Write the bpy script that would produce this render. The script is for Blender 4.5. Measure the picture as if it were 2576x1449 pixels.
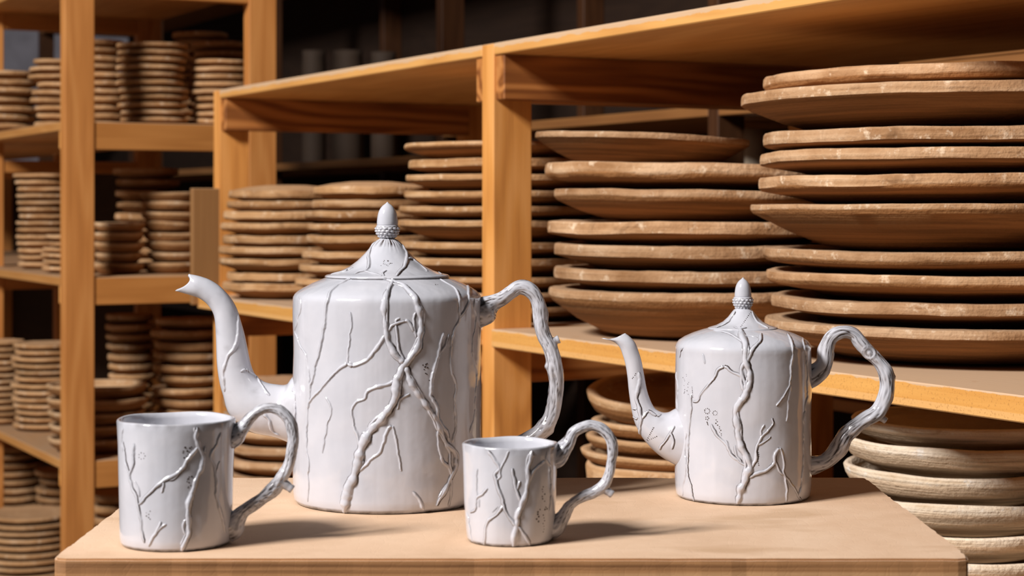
import bpy, bmesh, math, random
import numpy as np
from mathutils import Vector, Matrix, noise as mnoise
from mathutils.bvhtree import BVHTree

# ------------------------------------------------------------------ start clean
for o in list(bpy.data.objects):
    bpy.data.objects.remove(o, do_unlink=True)
scene = bpy.context.scene
COL = scene.collection
random.seed(7)
PI = math.pi

# ------------------------------------------------------------------ camera
F, CX, HY, EYE = 4670.0, 1288.0, 524.0, 0.254      # focal length in px, principal x, horizon y, eye height over the table
cam_d = bpy.data.cameras.new('camera')
cam = bpy.data.objects.new('camera', cam_d); COL.objects.link(cam)
cam.location = (0, 0, EYE); cam.rotation_euler = (PI / 2, 0, 0)
cam_d.sensor_width = 36.0
cam_d.lens = F / 2576.0 * 36.0
cam_d.shift_y = -(724.5 - HY) / 2576.0
cam_d.clip_start = 0.05; cam_d.clip_end = 60
cam_d.dof.use_dof = True
cam_d.dof.focus_distance = 1.72
cam_d.dof.aperture_fstop = 10.0
scene.camera = cam

# ------------------------------------------------------------------ light
world = bpy.data.worlds.new('world'); scene.world = world
world.use_nodes = True
bg = world.node_tree.nodes['Background']
bg.inputs[0].default_value = (0.92, 0.94, 1.0, 1)
bg.inputs[1].default_value = 0.03

def area(name, loc, target, size, power, color):
    l = bpy.data.lights.new(name, 'AREA'); l.shape = 'SQUARE'; l.size = size
    l.energy = power; l.color = color
    o = bpy.data.objects.new(name, l); COL.objects.link(o)
    o.location = loc
    o.rotation_euler = (Vector(target) - Vector(loc)).to_track_quat('-Z', 'Y').to_euler()
    return o
area('studio_key_light', (-3.40, -0.85, 3.45), (0.1, 2.2, 0.1), 1.15, 510, (1.0, 0.96, 0.925))

vs = scene.view_settings
vs.view_transform = 'Standard'; vs.look = 'None'; vs.gamma = 1.0
vs.use_curve_mapping = False
vs.exposure = 0.0

# ------------------------------------------------------------------ frames of reference
TH = math.radians(28.0)
UD = Vector((-math.sin(TH), math.cos(TH), 0))       # along the shelf fronts, away from the camera
VD = Vector((math.cos(TH), math.sin(TH), 0))        # into the depth of the shelves
P0 = Vector((-0.029, 2.8, 0))                       # front corner of the post between the two bays
FLOOR = -0.75

def at(px, py, Y):
    return Vector(((px - CX) / F * Y, Y, EYE - (py - HY) / F * Y))
def uv(u, v, z=0.0):
    p = P0 + UD * u + VD * v
    return Vector((p.x, p.y, z))
def u_of(px, v):
    k = (px - CX) / F
    return (P0.x + VD.x * v - k * (P0.y + VD.y * v)) / (k * UD.y - UD.x)
def v_of(px, u):
    k = (px - CX) / F
    return (k * (P0.y + UD.y * u) - P0.x - UD.x * u) / (VD.x - k * VD.y)
def nz(x, y, z):
    return mnoise.noise(Vector((x, y, z)))

# ------------------------------------------------------------------ object helpers
def put(o, parent=None):
    COL.objects.link(o)
    if parent is not None:
        o.parent = parent
    return o
def tag(o, label, cat, group=None, kind=None):
    o['label'] = label; o['category'] = cat
    if group: o['group'] = group
    if kind: o['kind'] = kind
    return o
def empty(name, loc, rz=0.0):
    o = bpy.data.objects.new(name, None); COL.objects.link(o)
    o.location = loc; o.rotation_euler = (0, 0, rz); o.empty_display_size = 0.05
    return o
def mesh_obj(name, verts, faces, mat, parent=None, origin=None, smooth=True, clay=None, fix=True):
    if origin is not None:
        ox, oy, oz = origin
        verts = [(a[0] - ox, a[1] - oy, a[2] - oz) for a in verts]
    me = bpy.data.meshes.new(name)
    me.from_pydata([tuple(a) for a in verts], [], faces)
    if fix:
        bm = bmesh.new(); bm.from_mesh(me)
        bmesh.ops.recalc_face_normals(bm, faces=bm.faces)
        bm.to_mesh(me); bm.free()
    if smooth:
        me.polygons.foreach_set('use_smooth', [True] * len(me.polygons))
    if clay is not None:
        at_ = me.attributes.new('clay', 'FLOAT', 'POINT')
        at_.data.foreach_set('value', [float(c) for c in clay])
    me.materials.append(mat)
    return put(bpy.data.objects.new(name, me), parent)
def box(name, xr, yr, zr, mat, parent=None, bevel=0.0015, seg=1):
    c = [(xr[0] + xr[1]) / 2, (yr[0] + yr[1]) / 2, (zr[0] + zr[1]) / 2]
    d = [xr[1] - xr[0], yr[1] - yr[0], zr[1] - zr[0]]
    bm = bmesh.new()
    bmesh.ops.create_cube(bm, size=1.0)
    bmesh.ops.scale(bm, vec=d, verts=bm.verts)
    if bevel:
        bmesh.ops.bevel(bm, geom=bm.edges[:], offset=bevel, segments=seg, affect='EDGES', profile=0.5)
    me = bpy.data.meshes.new(name); bm.to_mesh(me); bm.free()
    me.materials.append(mat)
    o = put(bpy.data.objects.new(name, me), parent)
    o.location = c
    return o

# ------------------------------------------------------------------ materials
def new_mat(name):
    m = bpy.data.materials.new(name); m.use_nodes = True
    nt = m.node_tree; nt.nodes.clear()
    out = nt.nodes.new('ShaderNodeOutputMaterial')
    b = nt.nodes.new('ShaderNodeBsdfPrincipled')
    nt.links.new(b.outputs[0], out.inputs[0])
    return m, nt, b
class N:
    def __init__(s, nt): s.nt = nt
    def n(s, t, **k):
        x = s.nt.nodes.new(t)
        for a, v in k.items(): setattr(x, a, v)
        return x
    def l(s, a, b): s.nt.links.new(a, b)
    def coords(s, scale, rnd=True):
        tc = s.n('ShaderNodeTexCoord'); mp = s.n('ShaderNodeMapping')
        mp.inputs['Scale'].default_value = scale
        src = tc.outputs['Object']
        if rnd:
            oi = s.n('ShaderNodeObjectInfo')
            mul = s.n('ShaderNodeMath', operation='MULTIPLY'); mul.inputs[1].default_value = 37.0
            s.l(oi.outputs['Random'], mul.inputs[0])
            s.l(src, mp.inputs['Vector'])
            ad = s.n('ShaderNodeVectorMath', operation='ADD')
            s.l(mp.outputs[0], ad.inputs[0]); s.l(mul.outputs[0], ad.inputs[1])
            return ad.outputs[0]
        s.l(src, mp.inputs['Vector'])
        return mp.outputs[0]
    def noise(s, vec, scale, detail=4.0, rough=0.55, dist=0.0):
        t = s.n('ShaderNodeTexNoise')
        t.inputs['Scale'].default_value = scale; t.inputs['Detail'].default_value = detail
        t.inputs['Roughness'].default_value = rough; t.inputs['Distortion'].default_value = dist
        if vec is not None: s.l(vec, t.inputs['Vector'])
        return t.outputs['Fac']
    def ramp(s, fac, stops):
        r = s.n('ShaderNodeValToRGB')
        el = r.color_ramp.elements
        while len(el) < len(stops): el.new(0.5)
        for e, (p, c) in zip(el, stops):
            e.position = p; e.color = (c[0], c[1], c[2], 1) if not isinstance(c, float) else (c, c, c, 1)
        s.l(fac, r.inputs[0])
        return r.outputs[0]
    def mix(s, fac, a, b, mode='MIX'):
        m = s.n('ShaderNodeMix', data_type='RGBA', blend_type=mode)
        if isinstance(fac, float): m.inputs[0].default_value = fac
        else: s.l(fac, m.inputs[0])
        for i, x in ((6, a), (7, b)):
            if isinstance(x, tuple): m.inputs[i].default_value = (x[0], x[1], x[2], 1)
            else: s.l(x, m.inputs[i])
        return m.outputs[2]
    def math(s, op, a, b=0.0, clamp=False):
        m = s.n('ShaderNodeMath', operation=op); m.use_clamp = clamp
        for i, x in ((0, a), (1, b)):
            if isinstance(x, (int, float)): m.inputs[i].default_value = x
            else: s.l(x, m.inputs[i])
        return m.outputs[0]
    def bump(s, h, strength, dist, bsdf):
        b = s.n('ShaderNodeBump'); b.inputs['Strength'].default_value = strength
        b.inputs['Distance'].default_value = dist
        s.l(h, b.inputs['Height']); s.l(b.outputs[0], bsdf.inputs['Normal'])

def wood(name, axis, light, mid, dark, dust=None, edge_dust=None, rough=0.55, grain=1.0, dust_at=0.002, band=None):
    m, nt, b = new_mat(name); g = N(nt)
    sc = [9.0, 9.0, 9.0]; sc[axis] = 1.1
    fs = [120.0, 120.0, 120.0]; fs[axis] = 4.0
    vec = g.coords(sc); fvec = g.coords(fs)
    n1 = g.noise(vec, 1.0, 2.0, 0.5, 0.3)
    ring = g.math('SINE', g.math('MULTIPLY', n1, 46.0))
    ring = g.math('ADD', g.math('MULTIPLY', ring, 0.5), 0.5)
    fib = g.noise(fvec, 1.0, 4.0, 0.65)
    fac = g.math('ADD', g.math('MULTIPLY', ring, 0.42 * grain), g.math('MULTIPLY', fib, 0.6))
    col = g.ramp(fac, [(0.2, light), (0.5, mid), (0.92, dark)])
    blot = g.noise(g.coords((3, 3, 3)), 2.0, 3.0)
    col = g.mix(g.math('MULTIPLY', blot, 0.35), col, mid, 'MIX')
    oi = g.n('ShaderNodeObjectInfo')
    hs = g.n('ShaderNodeHueSaturation'); hs.inputs['Saturation'].default_value = 1.0
    g.l(g.math('ADD', g.math('MULTIPLY', oi.outputs['Random'], 0.16), 0.92), hs.inputs['Value'])
    g.l(col, hs.inputs['Color']); col = hs.outputs[0]
    if dust is not None:
        ge = g.n('ShaderNodeNewGeometry'); sx = g.n('ShaderNodeSeparateXYZ'); g.l(ge.outputs['Normal'], sx.inputs[0])
        up = g.ramp(sx.outputs[2], [(0.35, 0.0), (0.8, 1.0)])
        pat = g.ramp(g.noise(g.coords((6, 6, 6)), 2.5, 5.0), [(0.25, 0.55), (0.7, 1.0)])
        col = g.mix(g.math('MULTIPLY', up, pat), col, dust)
    if band is not None:
        tb_ = g.n('ShaderNodeTexCoord'); sb_ = g.n('ShaderNodeSeparateXYZ'); g.l(tb_.outputs['Object'], sb_.inputs[0])
        pl_ = g.ramp(g.math('ADD', g.math('MULTIPLY', sb_.outputs[2], -60.0), 0.20), [(0.46, 0.0), (0.50, 0.75)])
        col = g.mix(pl_, col, band)
        pit = g.ramp(g.noise(g.coords((1, 1, 1)), 420.0, 3.0, 0.6), [(0.34, 0.45), (0.42, 0.0)])
        col = g.mix(pit, col, (0.36, 0.15, 0.04))
    if edge_dust is not None:
        tc = g.n('ShaderNodeTexCoord'); sz = g.n('ShaderNodeSeparateXYZ'); g.l(tc.outputs['Object'], sz.inputs[0])
        nn = g.noise(g.coords((22, 22, 60)), 1.0, 5.0, 0.65)
        h = g.math('ADD', g.math('MULTIPLY', g.math('SUBTRACT', sz.outputs[2], dust_at), 90.0), g.math('MULTIPLY', g.math('SUBTRACT', nn, 0.5), 1.3))
        h = g.math('ADD', h, 0.46)
        e = g.ramp(h, [(0.42, 0.0), (0.5, 0.85)])
        col = g.mix(e, col, edge_dust)
    g.l(col, b.inputs['Base Color'])
    b.inputs['Roughness'].default_value = rough
    b.inputs['Specular IOR Level'].default_value = 0.3
    g.bump(fib, 0.25, 0.0015, b)
    return m

WL, WM, WD = (0.86, 0.42, 0.135), (0.73, 0.32, 0.08), (0.44, 0.16, 0.035)
DUST = (0.58, 0.39, 0.245)
M_post = wood('pine_post', 2, WL, WM, WD, dust=DUST, grain=0.9)
M_beam = wood('pine_beam', 0, (0.58, 0.245, 0.064), (0.48, 0.19, 0.045), (0.30, 0.105, 0.024), dust=DUST, grain=0.5)
M_postt = wood('aged_pine_post', 2, (0.64, 0.285, 0.085), (0.54, 0.215, 0.055), (0.33, 0.115, 0.026), dust=DUST, grain=0.7)
M_shelft = wood('aged_pine_shelf', 1, (0.62, 0.30, 0.095), (0.52, 0.23, 0.063), (0.34, 0.13, 0.03), dust=(0.50, 0.32, 0.19), grain=0.5)
M_umber = wood('umber_shaded_wood', 2, (0.085, 0.033, 0.012), (0.062, 0.023, 0.008), (0.035, 0.012, 0.005), grain=0.6)  # wood darkened so the shade behind the low shelves is in its colour
M_umberu = wood('umber_shaded_shelf', 1, (0.34, 0.155, 0.05), (0.27, 0.115, 0.036), (0.16, 0.06, 0.02), grain=0.6)  # rear shelves and case, also darkened in colour to look shaded
M_rail = wood('pine_rail', 0, (0.58, 0.25, 0.075), (0.46, 0.175, 0.045), (0.17, 0.05, 0.012), dust=DUST, grain=1.4)
M_railu = wood('pine_long_rail', 1, WL, WM, WD, dust=DUST)
M_shelf = wood('plywood_shelf', 1, (0.78, 0.42, 0.135), (0.66, 0.32, 0.09), (0.45, 0.19, 0.045), dust=DUST, edge_dust=(0.66, 0.46, 0.30), grain=0.6)
M_shelfm = wood('particle_board_shelf', 1, (0.82, 0.43, 0.12), (0.70, 0.33, 0.08), (0.50, 0.21, 0.045), dust=DUST, edge_dust=(0.66, 0.46, 0.30), grain=0.35, dust_at=0.0112, band=(0.80, 0.45, 0.17))
M_panel = wood('hardboard_panel', 2, (0.33, 0.165, 0.06), (0.29, 0.14, 0.05), (0.22, 0.10, 0.035), dust=(0.5, 0.33, 0.19), grain=0.2)
M_dark = wood('shade_black_board', 1, (0.030, 0.014, 0.007), (0.022, 0.010, 0.005), (0.012, 0.005, 0.003), grain=0.5, rough=0.9)  # near-black colour standing in for unlit space behind the shelves

def table_mat():
    m, nt, b = new_mat('dusty_table_board'); g = N(nt)
    v = g.coords((1, 1, 1), False)
    n1 = g.noise(v, 7.0, 5.0, 0.6, 0.4); n2 = g.noise(v, 90.0, 4.0, 0.6)
    col = g.ramp(n1, [(0.28, (0.62, 0.41, 0.265)), (0.5, (0.74, 0.515, 0.355)), (0.72, (0.81, 0.595, 0.43))])
    col = g.mix(g.math('MULTIPLY', n2, 0.25), col, (0.50, 0.32, 0.19))
    # front edge: laminated layers
    lv = g.coords((1.2, 3, 150), False)
    lay = g.ramp(g.noise(lv, 1.0, 3.0, 0.6), [(0.3, (0.17, 0.075, 0.03)), (0.5, (0.40, 0.20, 0.085)), (0.7, (0.58, 0.34, 0.17))])
    ge = g.n('ShaderNodeNewGeometry'); sx = g.n('ShaderNodeSeparateXYZ'); g.l(ge.outputs['Normal'], sx.inputs[0])
    up = g.ramp(sx.outputs[2], [(0.3, 0.0), (0.65, 1.0)])
    col = g.mix(up, lay, col)
    st = g.ramp(g.noise(g.coords((2.2, 5, 5), False), 3.1, 3.0, 0.5), [(0.60, 0.0), (0.72, 0.55)])
    col = g.mix(st, col, (0.50, 0.31, 0.175))
    g.l(col, b.inputs['Base Color'])
    b.inputs['Roughness'].default_value = 0.75; b.inputs['Specular IOR Level'].default_value = 0.2
    cr = g.n('ShaderNodeTexVoronoi', feature='DISTANCE_TO_EDGE'); cr.inputs['Scale'].default_value = 120
    g.l(g.coords((1, 0.55, 1), False), cr.inputs['Vector'])
    hh = g.math('ADD', g.math('MULTIPLY', g.ramp(cr.outputs[0], [(0.0, 0.0), (0.06, 1.0)]), 0.5), n2)
    g.bump(hh, 0.14, 0.0009, b)
    return m
M_table = table_mat()

def earthen(name, lo, mid, hi, stain, pale, rough=0.85, streak=70.0, under_col=(0.33, 0.15, 0.054)):
    m, nt, b = new_mat(name); g = N(nt)
    v = g.coords((1, 1, 1))
    tco = g.n('ShaderNodeTexCoord'); so = g.n('ShaderNodeSeparateXYZ'); g.l(tco.outputs['Object'], so.inputs[0])
    rad = g.math('SQRT', g.math('ADD', g.math('MULTIPLY', so.outputs[0], so.outputs[0]), g.math('MULTIPLY', so.outputs[1], so.outputs[1])))
    oi0 = g.n('ShaderNodeObjectInfo')
    cb = g.n('ShaderNodeCombineXYZ')
    g.l(g.math('ADD', g.math('MULTIPLY', rad, streak * 1.5), g.math('MULTIPLY', oi0.outputs['Random'], 40.0)), cb.inputs[0])
    g.l(g.math('MULTIPLY', so.outputs[2], streak * 1.5), cb.inputs[1])
    g.l(g.math('MULTIPLY', g.math('ADD', so.outputs[0], g.math('MULTIPLY', so.outputs[1], 0.6)), 7.0), cb.inputs[2])
    vs_ = cb.outputs[0]
    n1 = g.noise(v, 14.0, 5.0, 0.6); n2 = g.noise(vs_, 1.0, 5.0, 0.6); n3 = g.noise(v, 160.0, 3.0, 0.6)
    fac = g.math('ADD', g.math('MULTIPLY', n1, 0.55), g.math('MULTIPLY', n2, 0.45))
    col = g.ramp(fac, [(0.37, lo), (0.5, mid), (0.62, hi)])
    spots = g.ramp(g.noise(v, 42.0, 5.0, 0.75), [(0.57, 0.0), (0.66, 0.8)])
    col = g.mix(spots, col, pale)
    st = g.ramp(g.noise(v, 22.0, 4.0, 0.65, 0.8), [(0.60, 0.0), (0.75, 0.7)])
    col = g.mix(st, col, stain)
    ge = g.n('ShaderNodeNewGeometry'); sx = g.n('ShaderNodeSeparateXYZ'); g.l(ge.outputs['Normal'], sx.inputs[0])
    brown = g.mix(g.ramp(n2, [(0.38, 0.0), (0.62, 1.0)]), tuple(c * 0.62 for c in under_col), tuple(c * 1.12 for c in under_col))
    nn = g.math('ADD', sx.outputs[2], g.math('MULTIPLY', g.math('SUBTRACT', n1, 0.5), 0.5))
    up_fac = g.ramp(g.math('ADD', nn, 0.5), [(0.10, 0.0), (0.34, 1.0)])  # faces pointing down take the browner colour, the rest the mottled one
    col = g.mix(up_fac, brown, col)
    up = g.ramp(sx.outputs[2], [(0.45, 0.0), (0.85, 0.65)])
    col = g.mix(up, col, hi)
    oi = g.n('ShaderNodeObjectInfo')
    hs = g.n('ShaderNodeHueSaturation')
    g.l(g.math('ADD', g.math('MULTIPLY', oi.outputs['Random'], 0.28), 0.86), hs.inputs['Value'])
    g.l(col, hs.inputs['Color'])
    g.l(hs.outputs[0], b.inputs['Base Color'])
    b.inputs['Roughness'].default_value = rough; b.inputs['Specular IOR Level'].default_value = 0.2
    h = g.math('ADD', g.math('MULTIPLY', n2, 0.8), g.math('ADD', g.math('MULTIPLY', n3, 0.5), n1))
    g.bump(h, 0.8, 0.005, b)
    return m
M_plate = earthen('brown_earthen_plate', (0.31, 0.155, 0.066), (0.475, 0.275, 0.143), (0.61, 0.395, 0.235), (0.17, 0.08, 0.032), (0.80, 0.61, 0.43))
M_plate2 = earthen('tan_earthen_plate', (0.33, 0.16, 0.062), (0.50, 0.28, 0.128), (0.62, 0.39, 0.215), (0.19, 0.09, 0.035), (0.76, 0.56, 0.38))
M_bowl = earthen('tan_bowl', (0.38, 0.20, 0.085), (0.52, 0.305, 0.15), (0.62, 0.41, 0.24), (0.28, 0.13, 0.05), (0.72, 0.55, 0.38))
M_white = earthen('whitewashed_bowl', (0.62, 0.45, 0.29), (0.84, 0.69, 0.52), (0.85, 0.72, 0.57), (0.44, 0.235, 0.10), (0.90, 0.85, 0.78), streak=110.0, under_col=(0.72, 0.54, 0.37))

def glaze():
    m, nt, b = new_mat('white_glaze'); g = N(nt)
    v = g.coords((1, 1, 1)); vd = g.coords((55, 55, 6))
    n1 = g.noise(v, 30.0, 3.0, 0.5); nd = g.noise(vd, 1.0, 2.0, 0.5); n3 = g.noise(v, 420.0, 3.0, 0.6)
    col = g.ramp(n1, [(0.3, (0.53, 0.54, 0.60)), (0.7, (0.60, 0.60, 0.655))])
    a = g.n('ShaderNodeAttribute'); a.attribute_name = 'clay'
    br = g.math('MULTIPLY', g.noise(v, 260.0, 3.0, 0.6), 1.15)
    cl = g.math('MULTIPLY', a.outputs['Fac'], g.math('ADD', br, 0.5), True)
    col = g.mix(cl, col, (0.055, 0.038, 0.032))
    g.l(col, b.inputs['Base Color'])
    b.inputs['Roughness'].default_value = 0.11
    b.inputs['Specular IOR Level'].default_value = 0.55
    b.inputs['Coat Weight'].default_value = 0.35; b.inputs['Coat Roughness'].default_value = 0.06
    h = g.math('ADD', g.math('MULTIPLY', n1, 1.0), g.math('ADD', g.math('MULTIPLY', nd, 0.9), g.math('MULTIPLY', n3, 0.03)))
    g.bump(h, 0.4, 0.0024, b)
    return m
M_glaze = glaze()

def plain(name, col, rough=0.8, metal=0.0, var=0.2, scale=6.0):
    m, nt, b = new_mat(name); g = N(nt)
    n1 = g.noise(g.coords((1, 1, 1)), scale, 4.0)
    lo = tuple(c * (1 - var) for c in col); hi = tuple(min(1, c * (1 + var)) for c in col)
    g.l(g.ramp(n1, [(0.3, lo), (0.7, hi)]), b.inputs['Base Color'])
    b.inputs['Roughness'].default_value = rough; b.inputs['Metallic'].default_value = metal
    return m
M_wall = plain('grey_plaster_wall', (0.36, 0.34, 0.39), 0.9)
M_floor = plain('concrete_floor', (0.16, 0.13, 0.11), 0.85, scale=3.0)
M_ink = plain('black_label_ink', (0.03, 0.03, 0.032), 0.6)
M_paper = plain('label_paper', (0.55, 0.45, 0.34), 0.8)
M_jar = plain('pale_plaster', (0.50, 0.42, 0.32), 0.85)
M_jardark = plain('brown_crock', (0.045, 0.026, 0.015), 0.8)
M_metal = plain('zinc_latch', (0.6, 0.6, 0.6), 0.35, 1.0)

# ------------------------------------------------------------------ room
fl = box('floor', (-7, 6), (-2.5, 11.7), (FLOOR - 0.05, FLOOR), M_floor, bevel=0); fl['kind'] = 'structure'
wl = box('wall_back', (-7, 6), (11.6, 11.7), (FLOOR, 3.2), M_wall, bevel=0); wl['kind'] = 'structure'

# ------------------------------------------------------------------ shelving units (local x = depth v, local y = along u)
def unit_root(name, label):
    e = empty(name, (P0.x, P0.y, FLOOR), TH)
    return tag(e, label, 'shelving unit')
def ubox(name, v, u, z, mat, parent, **k):
    return box(name, v, u, (z[0] - FLOOR, z[1] - FLOOR), mat, parent, **k)

ZT, ZM = 0.503, 0.072          # top of the top shelf, top of the middle shelf
main = unit_root('shelving_unit', 'low open pine shelving unit with two bays of brown plates, behind the tabletop board')
DEP = 0.64
PW, PD = 0.038, 0.066
UE0, UE1 = -1.30, 1.27         # near end and far end along u
for (u0, ztop) in ((0.0, ZT), (UE1 - 0.02, ZT), (UE0, ZT)):
    ubox('post', (0, PD), (u0 - PW + 0.036, u0 + 0.036), (FLOOR, ztop), M_post, main)
    ubox('post', (DEP - PD, DEP), (u0 - PW + 0.036, u0 + 0.036), (FLOOR, ztop), M_post, main)
PU0 = -PW + 0.036
# top boards butt against the posts
ubox('shelf_board', (0.0, DEP), (0.0375, UE1 - 0.0225), (ZT - 0.018, ZT), M_shelf, main)
ubox('shelf_board', (0.0, DEP), (UE0 + 0.037, PU0 - 0.0005), (ZT - 0.018, ZT), M_shelf, main)
# side rails under the top boards
RH = 0.068
ubox('side_rail', (0.004, DEP - PD), (PU0 - 0.027, PU0), (ZT - 0.018 - RH, ZT - 0.018), M_rail, main)
ubox('side_rail', (0.004, DEP - PD), (0.036, 0.063), (ZT - 0.018 - RH, ZT - 0.018), M_rail, main)
ubox('side_rail', (0.004, DEP - PD), (UE1 - 0.022 - 0.027, UE1 - 0.022), (ZT - 0.018 - RH, ZT - 0.018), M_rail, main)
ubox('side_rail', (0.004, DEP - PD), (UE0 + 0.036, UE0 + 0.063), (ZT - 0.018 - RH, ZT - 0.018), M_rail, main)
# middle boards
ubox('shelf_board', (-0.004, DEP), (UE0 + 0.037, PU0 - 0.0005), (ZM - 0.027, ZM), M_shelfm, main)
ubox('shelf_board', (-0.045, -0.0005), (0.037, UE1 - 0.01), (ZM - 0.027, ZM), M_shelfm, main)
ubox('shelf_board', (-0.0005, DEP), (0.037, UE1 - 0.0225), (ZM - 0.027, ZM), M_shelfm, main)
for ur in ((UE1 - 0.049, UE1 - 0.022), (0.036, 0.063), (UE0 + 0.036, UE0 + 0.063)):
    ubox('side_rail', (0.004, DEP - PD), ur, (ZM - 0.027 - 0.06, ZM - 0.027), M_rail, main)
ubox('end_panel', (-0.058, 0.30), (UE1 - 0.021, UE1 - 0.003), (ZM - 0.02, 0.296), M_panel, main)
# lower boards
ZLR, ZLL = -0.20, -0.38
ubox('shelf_board', (0.02, DEP), (UE0 + 0.037, PU0 - 0.0005), (ZLR - 0.02, ZLR), M_shelf, main)
ubox('shelf_board', (-0.004, DEP), (0.037, UE1 - 0.0225), (ZLL - 0.02, ZLL), M_shelf, main)

# far tall unit on the left
tall = unit_root('shelving_unit', 'tall open pine shelving unit crowded with small plates at the far end of the aisle')
LV0, LDEP, LU0 = -0.25, 0.49, 1.545
LB = 0.875
S1, S2, S3, S4 = 0.445, 0.103, -0.300, -0.72
S0 = 0.785
NF = 4
for k in range(NF):
    u0 = LU0 + k * LB
    ph = 1.25 if k < 2 else S1 - 0.021
    ubox('post', (LV0, LV0 + PD), (u0, u0 + PW), (FLOOR, ph), M_postt, tall)
    ubox('post', (LV0 + LDEP - PD, LV0 + LDEP), (u0, u0 + PW), (FLOOR, ph), M_postt, tall)
for zs in (S0, S1, S2, S3, S4):
    for k in range(NF - 1 if zs < S0 else 1):
        a = LU0 + k * LB
        ubox('shelf_board', (LV0 + 0.002, LV0 + LDEP), (a + PW, a + LB - 0.0005), (zs - 0.02, zs), M_shelft, tall)
    for k in range(NF if zs < S0 else 2):
        a = LU0 + k * LB
        lo, hi = (zs - 0.062, zs - 0.001) if not (k and zs == S1) else (zs - 0.098, zs - 0.066)
        if lo > FLOOR:
            ubox('side_rail', (LV0 + PD, LV0 + LDEP - PD), (a + 0.004, a + 0.030), (lo, hi), M_beam, tall)
        if k < (NF - 1 if zs < S0 else 1) and lo > FLOOR:
            ubox('batten', (LV0 + 0.003, LV0 + 0.045), (a + PW, a + PW + 0.024), (zs - 0.06, zs - 0.02), M_railu, tall)
for k in (1, 2):
    a = LU0 + k * LB
    ubox('shade_panel', (LV0 + LDEP + 0.0005, LV0 + LDEP + 0.010), (a + 0.2 * (k == 1), a + LB + PW + 0.4 * (k == 2)), (FLOOR + 0.01, 0.36), M_dark, tall)  # black sheets added so the gaps behind the piles read as deep shade

# third unit behind the first one
rear = unit_root('shelving_unit', 'dark shelving unit standing in shade behind the low pine shelves')
RV0, RV1 = 0.86, 1.36
RU = [-1.5, 0.66, 1.95, 3.30, 4.60, 6.3, 8.0]  # far bays added to keep the view past the tall unit dark
RTOP = 1.35
for u0 in RU:
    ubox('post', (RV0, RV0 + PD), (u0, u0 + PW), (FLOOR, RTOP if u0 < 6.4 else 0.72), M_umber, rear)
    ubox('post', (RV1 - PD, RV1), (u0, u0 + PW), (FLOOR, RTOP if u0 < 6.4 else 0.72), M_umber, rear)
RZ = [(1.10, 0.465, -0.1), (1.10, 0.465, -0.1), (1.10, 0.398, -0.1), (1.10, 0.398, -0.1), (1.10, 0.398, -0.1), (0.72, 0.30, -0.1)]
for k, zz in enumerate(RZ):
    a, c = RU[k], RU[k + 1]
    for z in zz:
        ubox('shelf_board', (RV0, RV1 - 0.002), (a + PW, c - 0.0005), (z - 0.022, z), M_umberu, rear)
    ubox('shade_panel', (RV1, RV1 + 0.012), (a + 0.001, c), (FLOOR + 0.02, RTOP if k < 5 else 0.72), M_dark, rear)  # black backing added in place of the unlit depth behind the shelves

# ------------------------------------------------------------------ turned shapes
def lathe(profile, seg, seed=0, wob=0.0, zw=0.0, close_bottom=True, close_top=True, freq=2.2):
    vs_, fs_ = [], []
    nr = len(profile)
    for (r, z) in profile:
        for i in range(seg):
            a = 2 * PI * i / seg
            k = 1 + wob * nz(math.cos(a) * freq + seed * 3.1, math.sin(a) * freq, seed * 1.7 + z * 9)
            dz = zw * nz(math.cos(a) * 1.3 + seed * 5.3, math.sin(a) * 1.3, seed + 7.7)
            vs_.append((r * k * math.cos(a), r * k * math.sin(a), z + dz * (r / max(1e-6, profile[-1][0] if profile[-1][0] > 0.02 else 0.1) if r > 0 else 0)))
    for j in range(nr - 1):
        for i in range(seg):
            a = j * seg + i; b_ = j * seg + (i + 1) % seg
            fs_.append((a, b_, b_ + seg, a + seg))
    if close_bottom: fs_.append(tuple(range(seg - 1, -1, -1)))
    if close_top: fs_.append(tuple(range((nr - 1) * seg, nr * seg)))
    return vs_, fs_

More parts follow.
